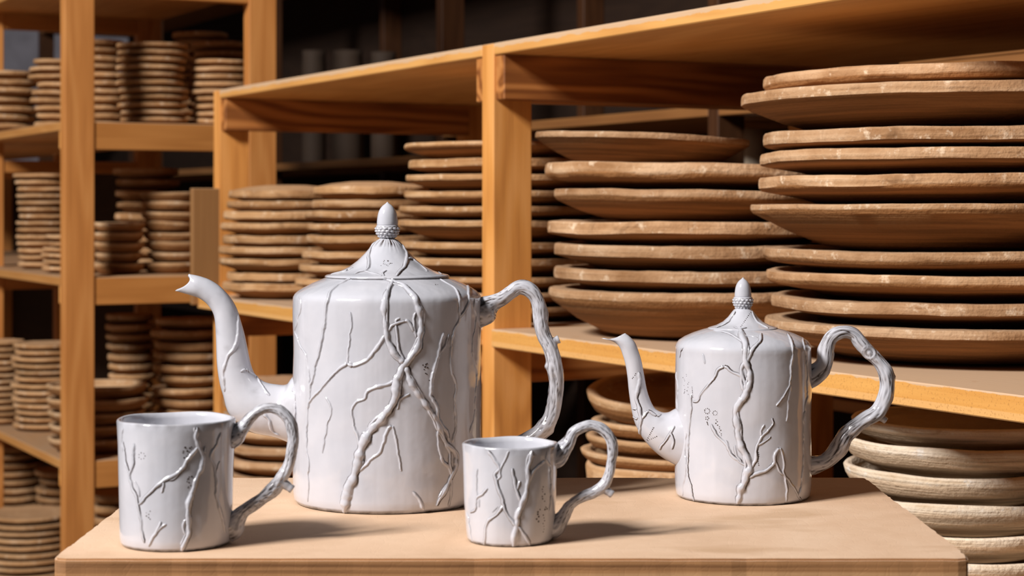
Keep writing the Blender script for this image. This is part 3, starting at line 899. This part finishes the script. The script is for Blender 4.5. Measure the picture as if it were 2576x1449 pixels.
    def spout(s, rails, seed, pull=(0, 0), name='spout'):
        """rails: (Ax, Ay, Bx, By, w) top / bottom contour points and half width in px"""
        R = np.array([((a + c) / 2, (b + d) / 2, (a - c) / 2, (b - d) / 2, w) for (a, b, c, d, w) in rails], float)
        n, seg = 84, 44
        C = crom(R, n)
        sc = s.d / F
        vs_, fs_, cl = [], [], []
        def ring(row, k=1.0, pl=0.0, shift=(0, 0)):
            cx, cy, ex, ey, w = row
            for i in range(seg):
                a = 2 * PI * i / seg
                x = cx + shift[0] + math.cos(a) * ex * k + pl * pull[0] * math.sin(a) ** 2
                y = cy + shift[1] + math.cos(a) * ey * k + pl * pull[1] * math.sin(a) ** 2
                p = at(x, y, s.d)
                p = Vector((p.x, s.d + math.sin(a) * w * k * sc, p.z))
                g = 1 + 0.03 * nz(p.x * 60 + seed, p.y * 60, p.z * 60)
                c0 = at(cx, cy, s.d)
                vs_.append(c0 + (p - c0) * g)
                cl.append(0.35 * max(0, nz(p.x * 120, p.y * 120, p.z * 120) - 0.25))
        for i in range(n):
            ring(C[i], 1.0, max(0.0, 1 - i / 7.0))
        for i in range(n - 1):
            for k in range(seg):
                a = i * seg + k; b_ = i * seg + (k + 1) % seg
                fs_.append((a, b_, b_ + seg, a + seg))
        # hollow mouth
        base = len(vs_)
        ring(C[0], 0.80, 0.95, (1.0, 0.5)); ring(C[3], 0.72, 0.5, (0, 0)); ring(C[12], 0.70)
        for k in range(seg):
            b_ = (k + 1) % seg
            fs_.append((k, b_, base + b_, base + k))
            for q in range(2):
                o_ = base + q * seg
                fs_.append((o_ + k, o_ + b_, o_ + seg + b_, o_ + seg + k))
        fs_.append(tuple(base + 2 * seg + k for k in range(seg)))
        return s.add(name, vs_, fs_, cl)
    def acorn(s, parent, ycup0, ycup1, ytop, rcup, rnut, seed):
        """cup from ycup1 (bottom) to ycup0 (rim), nut up to ytop"""
        z0, z1, zt_ = s.z(ycup1), s.z(ycup0), s.z(ytop)
        rc, rn = s.r(rcup), s.r(rnut)
        H = z1 - z0
        prof = [(rc * (0.66 + 0.34 * math.sin(PI * 0.5 * min(1, t * 1.5))) * (1 - 0.10 * max(0, t - 0.8) / 0.2), z0 + H * t) for t in np.linspace(0, 1, 26)]
        prof += [(rn * 0.98, z1 + H * 0.01)]
        cols = 15; rows = 4.6
        def disp(a, z):
            q = (z - z0) / H * rows
            ri = math.floor(q)
            ph = a / (2 * PI) * cols + (0.5 if ri % 2 else 0)
            dx = (ph - math.floor(ph)) - 0.5; dy = (q - ri) - 0.5
            e = math.sqrt((dx * 1.0) ** 2 + (dy * 0.95) ** 2)
            if q > rows - 0.45: return 0.0, 0.0
            return rc * 0.075 * max(-1, (0.40 - e) * 3.0), max(0.0, min(1.0, (e - 0.42) * 7)) * 0.62
        cup = s.turn('acorn_cup', prof, 120, seed, 0.0, None, parent, True, True, disp)
        nh = zt_ - z1
        npf = []
        for t in np.linspace(0, 1, 22):
            r = rn * float(np.interp(t, [0, .15, .35, .5, .62, .72, .80, .87, .92, .96, 1.0], [1, 1.0, .955, .89, .80, .68, .55, .39, .22, .10, .04]))
            npf.append((max(r, rn * 0.03), z1 + nh * t))
        nut = s.turn('acorn_nut', npf, 40, seed + 1, 0.012, None, parent)
        return cup, nut

def arc(cx, cz, r, a0, a1, n):
    return [(cx + r * math.cos(math.radians(a)), cz + r * math.sin(math.radians(a))) for a in np.linspace(a0, a1, n)]

def foot_clay(a, z, j):
    e = 1.0 if z < 0.0011 else max(0.0, 1 - (z - 0.0011) / 0.0012)
    return e * (0.75 + 0.5 * nz(math.cos(a) * 9, math.sin(a) * 9, 1.0))

# ================= large teapot
T = Pot('teapot', 'tallest white glazed teapot with branch reliefs and an acorn lid', 'teapot', 974.5, 1.617)
rb = T.r(236.5)
zs = T.z(744)
prof = [(rb * 0.93, 0.0), (rb * 0.965, 0.0008), (rb * 0.988, 0.004), (rb * 0.996, 0.010)]
prof += [(rb * (0.998 + 0.004 * math.sin(k * 0.7)), z) for k, z in enumerate(np.linspace(0.02, zs - 0.006, 22))]
sh = [(738, 752), (739, 745), (743, 738), (751, 731), (764, 723), (785, 712), (808, 702.5), (820, 697.5), (835, 694.5)]
prof += [(T.r(974.5 - x), T.z(y)) for x, y in sh]
T.turn('body', prof, 144, 11, 0.0035, foot_clay)
lp = [(818.5, 697.5), (818, 694), (822, 691), (838, 687.5), (858, 681), (880, 670), (900, 655), (918, 637), (931, 622), (940, 612), (950, 604), (957, 600), (961, 597)]
lprof = [(T.r(974.5 - x) * 1.0, T.z(y)) for x, y in lp]
lprof = [(lprof[0][0] * 0.6, lprof[0][1])] + lprof
zl0, zl1 = T.z(622), T.z(600)
def lid_clay(a, z, j):
    c = 0.0
    if j == 1: c = 0.9
    if zl0 < z < zl1: c = max(c, max(0.0, nz(math.cos(a) * 9, math.sin(a) * 9, 4.0) + 0.15) * 1.5)
    return c
def lid_disp(a, z):
    if zl0 < z < zl1 + 0.002:
        return 0.0012 * nz(math.cos(a) * 9, math.sin(a) * 9, 4.0) * -1, 0.0
    return 0.0, 0.0
lid = T.turn('lid', lprof, 144, 12, 0.006, lid_clay, disp=lid_disp)
T.acorn(lid, 567, 599, 508, 30.5, 26.5, 13)
T.spout([(475, 689, 440, 732, 17), (501, 694, 475, 741, 24), (530, 705, 501, 750, 26), (556, 723, 522, 766, 27), (579, 748, 536, 788, 29),
         (597, 780, 541, 812, 32), (610, 822, 543, 845, 35), (620, 866, 545, 890, 39), (631, 916, 550, 945, 44), (645, 945, 560, 990, 49),
         (668, 962, 580, 1045, 58), (700, 968, 634, 1086, 64), (722, 965, 690, 1099, 68), (737, 946, 730, 1114, 78), (765, 935, 765, 1125, 88)], 14, pull=(19, 0))
T.handle([(1188, 790, 42), (1218, 780, 38), (1230, 770, 30), (1245, 760, 22), (1263, 751, 18), (1283, 738, 17), (1303, 724, 18), (1322, 724, 19), (1342, 737, 19),
          (1354, 759, 18), (1359, 789, 19), (1362, 819, 19), (1370, 845, 18), (1382, 869, 18), (1392, 898, 19), (1397, 928, 21), (1399, 958, 20), (1397, 988, 19),
          (1394, 1018, 18), (1386, 1048, 19), (1372, 1074, 21), (1346, 1096, 20), (1300, 1118, 20), (1250, 1142, 23), (1222, 1160, 32), (1190, 1176, 40)],
         5.0, bumps=[(1406, 857, 9, 9), (1374, 922, 10, 8), (1396, 1092, 10, 8)], amp=0.12, twist=1.2)
T.stub(1385, 862, 1407, 853, 13, 11)
T.finish()
v = T.vine
T.trunk([(965, 702), (990, 708), (1014, 717), (1038, 740), (1049, 764), (1058, 790), (1060, 812), (1056, 843), (1049, 874), (1036, 896), (1022, 914), (1011, 927), (1004, 943), (999, 958), (996, 978),
   (996, 996), (990, 1014), (973, 1037), (957, 1057), (936, 1078), (920, 1103), (909, 1128), (901, 1158), (893, 1185), (884, 1210), (875, 1235), (869, 1265), (866, 1291)], 12, w2=25, seed=1)
T.trunk([(988, 702), (986, 709), (974, 737), (968, 768), (967, 804), (969, 823), (973, 845), (981, 872), (996, 892), (1012, 908), (1019, 918)], 13, seed=2)
T.trunk([(1020, 918), (1022, 930), (1027, 945), (1036, 967), (1048, 985), (1062, 1002), (1075, 1023), (1094, 1051), (1105, 1076), (1112, 1098), (1121, 1117), (1141, 1137), (1147, 1160), (1141, 1185),
   (1135, 1203), (1123, 1226), (1114, 1242), (1098, 1272)], 15, w2=10, seed=3)
v([(1103, 1076), (1100, 1094), (1103, 1112), (1105, 1135), (1116, 1162), (1130, 1176), (1134, 1199)], 8, seed=4)
v([(1118, 1114), (1130, 1140), (1132, 1174), (1134, 1199), (1132, 1253), (1129, 1275)], 8, w2=5, seed=5)
v([(974, 836), (979, 826), (985, 818), (1005, 811), (1025, 808), (1034, 820), (1041, 836)], 6, seed=6)
v([(996, 815), (998, 843), (1001, 872), (1009, 894), (1018, 910)], 6, seed=7)
v([(1047, 786), (1042, 804), (1043, 832), (1046, 850)], 6, seed=8)
v([(1004, 800), (994, 806), (996, 815)], 4, seed=9)
v([(970, 843), (956, 863), (941, 885), (925, 905), (903, 916), (883, 920), (872, 916), (861, 923), (839, 940), (821, 960), (808, 978), (793, 993), (777, 1014)], 8, w2=6, seed=10, clay=0.3)
v([(883, 700), (862, 711), (846, 720), (830, 738), (822, 764), (818, 795), (813, 830), (807, 868), (799, 899), (792, 925), (784, 963), (778, 993), (776, 1014), (773, 1060), (771, 1107), (775, 1162), (776, 1208), (775, 1262)],
  8, w2=5, seed=11, clay=0.5, jit=1.6)
v([(741, 835), (753, 863), (771, 901), (777, 940), (779, 985)], 6, seed=12, clay=0.35)
v([(1000, 954), (978, 965), (947, 974), (925, 985), (916, 1003), (895, 1012), (884, 1035), (887, 1066), (900, 1098), (904, 1124)], 7, w2=5, seed=13, clay=0.4)
v([(905, 1186), (929, 1160), (955, 1135), (964, 1110), (977, 1078), (986, 1073), (993, 1089), (998, 1121), (1011, 1185)], 7, w2=4, seed=14, clay=0.3)
v([(1115, 837), (1104, 874), (1100, 901), (1091, 925), (1084, 954), (1085, 975), (1082, 994), (1089, 1004), (1098, 1025), (1103, 1055), (1121, 1082), (1130, 1110)], 8, seed=15, jit=2.0)
v([(1130, 840), (1120, 868), (1104, 896)], 5, seed=16)
v([(1106, 702), (1139, 722), (1153, 738), (1157, 790), (1153, 808), (1135, 857), (1133, 912), (1144, 967), (1144, 1007), (1146, 1066), (1139, 1114)], 6, seed=17, clay=0.45)
v([(1150, 700), (1175, 718), (1181, 746), (1170, 777), (1156, 800)], 7, seed=18)
v([(1192, 752), (1196, 800), (1188, 880), (1198, 960), (1190, 1050), (1180, 1090)], 6, seed=19, clay=0.4)
v([(1039, 1237), (1055, 1258), (1068, 1283)], 8, seed=20, clay=0.3)
v([(752, 745), (757, 770), (750, 800), (742, 830)], 5, seed=21, clay=0.3)
v([(818, 1000), (835, 1030), (825, 1060), (818, 1095), (812, 1140)], 4, seed=22, clay=0.2)
v([(880, 785), (884, 810), (880, 850), (874, 915)], 4, seed=23, clay=0.25)
v([(1030, 990), (1006, 1006), (997, 1030)], 5, seed=24)
v([(944, 1055), (933, 1068), (928, 1084)], 5, seed=25)
# lid reliefs
v([(942, 609), (929, 635), (929, 663), (923, 678), (904, 684), (890, 690)], 7, seed=26, parent=lid)
v([(918, 682), (942, 689), (960, 694)], 6, seed=27, parent=lid)
v([(1012, 612), (1020, 632), (1024, 645), (1020, 667), (1007, 684), (998, 695)], 9, seed=28, parent=lid)
v([(1022, 652), (1034, 650), (1048, 661), (1076, 682)], 6, seed=29, parent=lid)
v([(888, 674), (861, 684), (834, 690)], 6, seed=30, parent=lid)
v([(1060, 655), (1085, 675), (1112, 690)], 5, seed=31, parent=lid)
v([(972, 680), (962, 688), (966, 694)], 4, seed=32, parent=lid)
rr = random.Random(3)
T.dots([(958 + rr.uniform(0, 28), 655 + rr.uniform(0, 16)) for _ in range(14)], 1.5, parent=lid)
T.dots([(1088 + rr.uniform(0, 18), 708 + rr.uniform(0, 9)) for _ in range(4)], 1.4)
T.dots([(1062 + rr.uniform(0, 14), 912 + rr.uniform(0, 30)) for _ in range(10)], 2.0)
T.dots([(1078 + rr.uniform(0, 8), 955 + rr.uniform(0, 30)) for _ in range(6)], 1.8)
# spout reliefs
v([(597, 790), (600, 835), (592, 872), (572, 900), (563, 930), (565, 985)], 8, seed=33, clay=0.2)
v([(605, 935), (618, 930), (648, 950), (662, 975), (680, 995)], 6, seed=34, clay=0.35)
v([(663, 1040), (676, 1056), (684, 1085), (704, 1095)], 7, seed=35, clay=0.3)
v([(738, 975), (743, 1010), (741, 1050), (745, 1090)], 6, seed=36, clay=0.35)

# ================= small teapot
S = Pot('teapot', 'smaller white glazed teapot with branch reliefs and acorn lid near the table corner', 'teapot', 1869, 1.641)
rb = S.r(171)
zs = S.z(880)
prof = [(rb * 0.93, 0.0), (rb * 0.965, 0.0008), (rb * 0.985, 0.003), (rb * 0.994, 0.008)]
prof += [(rb * (0.994 + 0.006 * math.sin(k * 0.55 + 1)), z) for k, z in enumerate(np.linspace(0.016, zs, 18))]
sh = [(1699, 872), (1702, 864), (1708, 856), (1722, 847), (1742, 838), (1765, 830), (1784, 825), (1796, 822)]
prof += [(S.r(1869 - x), S.z(y)) for x, y in sh]
S.turn('body', prof, 132, 21, 0.006, foot_clay)
lp = [(1783, 827), (1782, 825), (1786, 823), (1803, 818), (1820, 809), (1833, 797), (1842, 785), (1847, 779), (1853, 775.5)]
lprof = [(S.r(1870 - x), S.z(y)) for x, y in lp]
lprof = [(lprof[0][0] * 0.6, lprof[0][1])] + lprof
lid = S.turn('lid', lprof, 120, 22, 0.008, lambda a, z, j: 0.8 if j == 1 else 0.0)
S.acorn(lid, 747, 778, 698, 25.5, 21, 23)
S.spout([(1573, 838, 1513, 851, 10), (1586, 848, 1543, 860, 15), (1598, 862, 1558, 873, 19), (1606, 882, 1567, 895, 20), (1613, 905, 1573, 916, 21), (1620, 940, 1578, 948, 22),
         (1627, 978, 1582, 985, 23), (1636, 1006, 1588, 1025, 26), (1648, 1027, 1598, 1066, 33), (1666, 1037, 1616, 1100, 42), (1682, 1037, 1645, 1133, 50),
         (1697, 1029, 1688, 1165, 63), (1722, 1018, 1722, 1180, 72)], 24, pull=(0, 7))
S.handle([(2022, 952, 31), (2046, 944, 28), (2072, 916, 22), (2080, 874, 20), (2091, 850, 18), (2115, 835, 17), (2146, 840, 16), (2165, 862, 18), (2189, 889, 17), (2212, 912, 17),
          (2228, 940, 19), (2233, 968, 19), (2225, 1003, 19), (2206, 1037, 20), (2160, 1066, 19.5), (2127, 1096, 21), (2106, 1132, 21), (2077, 1160, 19), (2045, 1169, 24), (2020, 1174, 28)],
         9.0, bumps=[(2228, 1058, 8, 10), (2247, 950, 7, 4)], eyes=[(2184, 887, 15)], amp=0.17, twist=0.8)
S.stub(2205, 1042, 2229, 1059, 13, 9)
S.finish()
v = S.vine
S.trunk([(1862, 826), (1866, 840), (1874, 868), (1876, 892), (1874, 908), (1883, 930), (1887, 958), (1880, 982), (1876, 996), (1863, 1010), (1854, 1028), (1852, 1056), (1856, 1088), (1865, 1124), (1879, 1153), (1884, 1174),
   (1877, 1195), (1870, 1215), (1861, 1233), (1857, 1266)], 14, w2=17, seed=41)
v([(1914, 838), (1910, 857), (1892, 879), (1884, 899), (1870, 918), (1865, 940), (1876, 963), (1880, 978)], 8, seed=42)
v([(1795, 831), (1828, 837), (1852, 850), (1866, 862)], 6, seed=43)
v([(1872, 844), (1890, 846), (1905, 850)], 4, seed=44)
v([(1872, 985), (1868, 966), (1863, 947), (1841, 936), (1823, 923), (1806, 929), (1792, 956), (1777, 974), (1763, 990), (1753, 1009), (1742, 1010)], 6, w2=4, seed=45, jit=2.0)
v([(1737, 992), (1738, 1028), (1735, 1069), (1731, 1106), (1730, 1153), (1728, 1188), (1737, 1224), (1746, 1262)], 6, seed=46, jit=1.8)
v([(1726, 1090), (1722, 1140), (1724, 1192), (1717, 1247)], 5, seed=47, clay=0.4)
v([(1788, 1067), (1801, 1094), (1826, 1117), (1840, 1144), (1858, 1160), (1879, 1173)], 5, seed=48)
v([(1825, 1108), (1831, 1122)], 4, seed=49)
v([(1850, 1120), (1854, 1148), (1866, 1164)], 4, seed=50)
v([(1886, 1187), (1901, 1158), (1904, 1124), (1915, 1099), (1933, 1081), (1945, 1066), (1945, 1052)], 7, w2=4, seed=51)
v([(1916, 1098), (1914, 1084), (1922, 1068)], 4, seed=52)
v([(1905, 1120), (1924, 1110), (1938, 1097)], 4, seed=53)
v([(1884, 1202), (1906, 1190), (1929, 1183), (1945, 1167), (1947, 1149), (1958, 1129), (1967, 1142), (1972, 1170), (1972, 1195), (1977, 1224), (1977, 1262)], 8, w2=5, seed=54, jit=1.6)
v([(1946, 1155), (1952, 1170), (1963, 1188), (1972, 1196)], 5, seed=55)
v([(1974, 1198), (1993, 1220), (2004, 1240), (2015, 1258)], 4, seed=56)
v([(1983, 838), (1994, 873), (1990, 918), (1987, 963), (1970, 997), (1952, 1021)], 7, w2=5, seed=57, jit=1.5)
v([(1988, 968), (1984, 1010), (1978, 1060)], 5, seed=58, clay=0.4)
v([(2020, 850), (2027, 884), (2031, 987), (2020, 1060), (2022, 1125), (2012, 1250)], 6, seed=59, clay=0.5)
v([(1708, 900), (1712, 880), (1718, 876)], 4, seed=60)
v([(1702, 935), (1705, 990), (1701, 1030)], 6, seed=61, clay=0.4)
v([(1768, 890), (1774, 915)], 4, seed=62, clay=0.3)
# lid ribs and dots
v([(1892, 783), (1897, 797), (1906, 811), (1932, 826)], 7, seed=63, parent=lid)
v([(1849, 783), (1836, 806), (1820, 817), (1800, 825)], 6, seed=64, parent=lid)
v([(1845, 822), (1861, 827), (1880, 824)], 4, seed=65, parent=lid)
S.dots([(1888 - 27 * t, 786 + 40 * t ** 1.0) for t in np.linspace(0, 1, 11)], 1.5, parent=lid)
rr = random.Random(5)
def ringdots(cx, cy, r, n):
    return [(cx + r * math.cos(2 * PI * k / n), cy + r * math.sin(2 * PI * k / n)) for k in range(n)]
S.dots(ringdots(1779, 1034, 6.5, 9), 1.5); S.dots(ringdots(1799, 1039, 5.5, 8), 1.4); S.dots(ringdots(1779, 1052, 4, 5), 1.6)
S.dots([(1777 + rr.uniform(-3, 5), 1062 + k * 2.5) for k in range(4)], 1.6)
S.dots([(1800 + k * 1.8 + rr.uniform(-3, 3), 1056 + k * 4.4) for k in range(10)], 1.6)
S.dots([(1726 + rr.uniform(-8, 8), 942 + k * 4) for k in range(9)], 1.2)
S.dots([(1727 + rr.uniform(-6, 6), 980 + k * 3) for k in range(5)], 1.3)
S.dots([(1741 + k * 0.4, 974 + k * 4.2) for k in range(7)], 1.3)
S.dots([(1908 + 0.9 * math.sin(k), 1138 + k * 4.6) for k in range(8)], 1.4)
# spout reliefs
v([(1607, 936), (1607, 960), (1600, 1001), (1608, 1028), (1612, 1055), (1608, 1080), (1609, 1096)], 8, seed=66)
v([(1614, 1054), (1622, 1045), (1630, 1035), (1645, 1043), (1655, 1046), (1662, 1041)], 6, seed=67)
v([(1592, 1028), (1602, 1030)], 4, seed=68)
v([(1590, 1046), (1600, 1054), (1606, 1050)], 4, seed=69)
v([(1694, 1071), (1684, 1090), (1672, 1112), (1659, 1131)], 5, seed=70)
v([(1687, 1087), (1695, 1108), (1691, 1130)], 5, seed=71)
S.dots([(1644 - 16 * t, 1076 + 30 * t) for t in np.linspace(0, 1, 8)], 1.6)
S.dots([(1652 - 22 * t, 1098 + 10 * t) for t in np.linspace(0, 1, 6)], 1.4)
S.dots([(1597, 944), (1599, 940), (1591, 952), (1593, 949)], 1.7)

# ================= mugs
def mug(name, label, px, d, outer, inner_off, seed):
    m = Pot(name, label, 'mug', px, d)
    prof = [(m.r(a), z) for a, z in outer]
    top_r, top_z = prof[-1]
    w = 0.0030
    rim = [(top_r - 0.15 * w, top_z + 0.0010), (top_r - 0.5 * w, top_z + 0.0014), (top_r - 0.9 * w, top_z + 0.0009)]
    inner = [(top_r - 1.15 * w, top_z - 0.003), (top_r - 1.35 * w, top_z - 0.02), (prof[4][0] - 1.4 * w, 0.012), (prof[2][0] - 4 * w, 0.006), (prof[2][0] * 0.4, 0.005)]
    npf = prof + rim + inner
    nrim = len(prof)
    def cl(a, z, j):
        c = foot_clay(a, z, j) if j < nrim else 0.0
        if j == nrim - 1 or j == nrim: c = max(c, 0.38 * (0.6 + 0.8 * nz(math.cos(a) * 6, math.sin(a) * 6, 3.0)))
        return c
    m.turn('body', npf, 132, seed, 0.008, cl, zw=0.0012)
    return m

G = mug('mug', 'taller white glazed branch mug at the worn table corner', 443.5, 1.410,
        [(122, 0.0), (134, 0.0007), (138, 0.003), (139.5, 0.008), (140, 0.02), (141, 0.035), (142.5, 0.055), (144.5, 0.075), (146.5, 0.088), (147.5, 0.0935)], 0, 31)
G.handle([(578, 1100, 34), (590, 1094, 30), (600, 1084, 24), (613, 1072, 18), (631, 1049, 14), (655, 1031, 13.5), (682, 1026, 13), (710, 1037, 14), (731, 1065, 15), (737, 1105, 14), (733, 1144, 14),
          (722, 1178, 14), (704, 1209, 17), (680, 1238, 18), (648, 1263, 16), (613, 1286, 17), (596, 1306, 24), (584, 1322, 34), (574, 1326, 36)],
         15.0, bumps=[(731, 1228, 10, 16)], amp=0.15, twist=2.2)
G.stub(708, 1212, 736, 1232, 16, 12)
G.finish(); v = G.vine
G.trunk([(496, 1075), (492, 1099), (499, 1122), (512, 1150), (503, 1181), (489, 1218), (475, 1260), (472, 1297), (474, 1339), (462, 1372), (456, 1388)], 9, w2=14, seed=81)
v([(488, 1075), (490, 1084), (495, 1094)], 5, seed=82)
v([(496, 1123), (472, 1158), (450, 1187), (421, 1204), (393, 1223), (373, 1243), (348, 1269)], 8, w2=7, seed=83, jit=1.8)
v([(338, 1115), (336, 1158), (327, 1195), (336, 1235), (347, 1268), (353, 1300), (355, 1334), (362, 1366)], 8, w2=5, seed=84)
v([(311, 1110), (313, 1147), (325, 1192)], 7, seed=85)
v([(308, 1075), (306, 1110), (310, 1135)], 5, seed=86, clay=0.3)
v([(405, 1312), (393, 1337), (379, 1359), (373, 1375)], 6, seed=87)
v([(418, 1318), (404, 1328), (396, 1340)], 6, seed=88, clay=0.4)
v([(476, 1302), (463, 1312), (464, 1336), (472, 1350)], 6, seed=89)
v([(557, 1088), (543, 1122), (529, 1150), (538, 1170), (546, 1215), (543, 1249), (554, 1283), (566, 1342)], 7, seed=90, clay=0.5)
v([(552, 1160), (544, 1190), (546, 1215)], 4, seed=91, clay=0.4)
v([(516, 1122), (514, 1140)], 6, seed=92)
v([(450, 1188), (440, 1204), (428, 1208)], 5, seed=93)
v([(412, 1212), (410, 1226), (406, 1240)], 5, seed=94, clay=0.4)
v([(338, 1210), (348, 1230), (352, 1250)], 4, seed=95, clay=0.3)
G.dots(ringdots(357, 1147, 8, 7), 1.7)
rr = random.Random(9)
G.dots([(470 + rr.uniform(-10, 14), 1130 + rr.uniform(-8, 26)) for _ in range(12)], 2.2)
G.dots([(476 + rr.uniform(-6, 8), 1205 + rr.uniform(-8, 26)) for _ in range(9)], 2.0)
G.dots([(373 + rr.uniform(-6, 6), 1286 + k * 4) for k in range(6)], 1.5)

K = mug('mug', 'shorter white glazed branch mug on the tabletop in front of the large teapot', 1283, 1.4225,
        [(98, 0.0), (106, 0.0007), (109, 0.003), (111, 0.008), (113.5, 0.018), (116, 0.03), (117, 0.045), (118, 0.058), (119.5, 0.068), (121, 0.0735)], 0, 41)
K.handle([(1388, 1150, 32), (1400, 1146, 29), (1416, 1130, 22), (1431, 1111, 16), (1443, 1088, 14), (1463, 1076, 14), (1488, 1070, 13), (1513, 1078, 14), (1534, 1100, 14), (1541, 1132, 13),
          (1538, 1164, 12), (1532, 1194, 12), (1519, 1221, 14), (1493, 1239, 14), (1463, 1251, 13), (1434, 1271, 13.5), (1417, 1298, 17), (1403, 1316, 25), (1390, 1328, 30), (1378, 1332, 30)],
         19.0, bumps=[(1536, 1242, 9, 15)], amp=0.13, twist=2.0)
K.stub(1514, 1226, 1541, 1244, 14, 11)
K.finish(); v = K.vine
K.trunk([(1339, 1134), (1331, 1159), (1328, 1194), (1324, 1236), (1314, 1263), (1303, 1291), (1299, 1321), (1294, 1353), (1291, 1374)], 11, w2=13, seed=101)
v([(1290, 1178), (1294, 1209), (1301, 1239), (1311, 1262)], 7, seed=102)
v([(1310, 1210), (1305, 1222), (1301, 1234)], 6, seed=103)
v([(1227, 1135), (1247, 1159), (1257, 1180), (1244, 1192), (1247, 1211), (1257, 1239), (1267, 1271), (1277, 1298), (1291, 1316), (1306, 1330), (1321, 1348), (1331, 1371)], 7, seed=104)
v([(1281, 1135), (1267, 1164), (1258, 1182), (1258, 1198), (1248, 1210)], 4, seed=105, clay=0.4)
v([(1266, 1272), (1247, 1296), (1227, 1311), (1221, 1333), (1217, 1370)], 6, seed=106)
v([(1226, 1228), (1214, 1242), (1200, 1252), (1195, 1281), (1181, 1289)], 6, seed=107, jit=2.0)
v([(1200, 1179), (1196, 1229), (1199, 1250)], 4, seed=108, clay=0.4)
v([(1207, 1256), (1206, 1276)], 4, seed=109)
v([(1368, 1159), (1352, 1174), (1339, 1190), (1334, 1212)], 6, seed=110, clay=0.5)
v([(1176, 1290), (1182, 1330), (1190, 1368)], 5, seed=111, clay=0.4)
v([(1377, 1134), (1374, 1156), (1384, 1174), (1386, 1230), (1380, 1290)], 5, seed=112, clay=0.4)
K.dots([(1370 + rr.uniform(-6, 6), 1225 + k * 6) for k in range(7)], 2.0)
K.dots([(1354 + rr.uniform(-5, 5), 1282 + k * 6) for k in range(6)], 2.4)
K.dots([(1368 + rr.uniform(-2, 2), 1296 + k * 7) for k in range(7)], 1.8)
K.dots([(1373, 1276), (1376, 1280), (1371, 1282)], 2.4)
K.dots([(1240 + k * 3, 1288 - k * 3) for k in range(5)], 1.3)

# ------------------------------------------------------------------ label sticker on a tan bowl
def sticker(bowl):
    me = bowl.data
    M_ = Matrix.LocRotScale(bowl.location, bowl.rotation_euler, None)
    V_ = [M_ @ x.co for x in me.vertices]; Fp = [tuple(p.vertices) for p in me.polygons]
    bv = BVHTree.FromPolygons(V_, Fp)
    def quad(x0, x1, y0, y1, off, name, mat, parent):
        vs_ = []; nx, ny = 5, 3
        for j in range(ny):
            for i in range(nx):
                px = x0 + (x1 - x0) * i / (nx - 1); py = y0 + (y1 - y0) * j / (ny - 1)
                d = Vector(((px - CX) / F, 1, -(py - HY) / F)).normalized()
                p, n, _, _ = bv.ray_cast(CAM, d)
                if p is None: return None
                if n.dot(d) > 0: n = -n
                vs_.append(M_.inverted() @ (p + n * off))
        fs_ = [(j * nx + i, j * nx + i + 1, (j + 1) * nx + i + 1, (j + 1) * nx + i) for j in range(ny - 1) for i in range(nx - 1)]
        return mesh_obj(name, vs_, fs_, mat, parent, fix=False)
    p = quad(1471, 1489, 1182, 1204, 0.0006, 'label_sticker', M_paper, bowl)
    if p is not None:
        for a, b in ((1472, 1474.5), (1476, 1481), (1482.5, 1484), (1485.5, 1488)):
            quad(a, b, 1183, 1204, 0.0009, 'printed_bar', M_ink, p)
sticker(tb[-1])
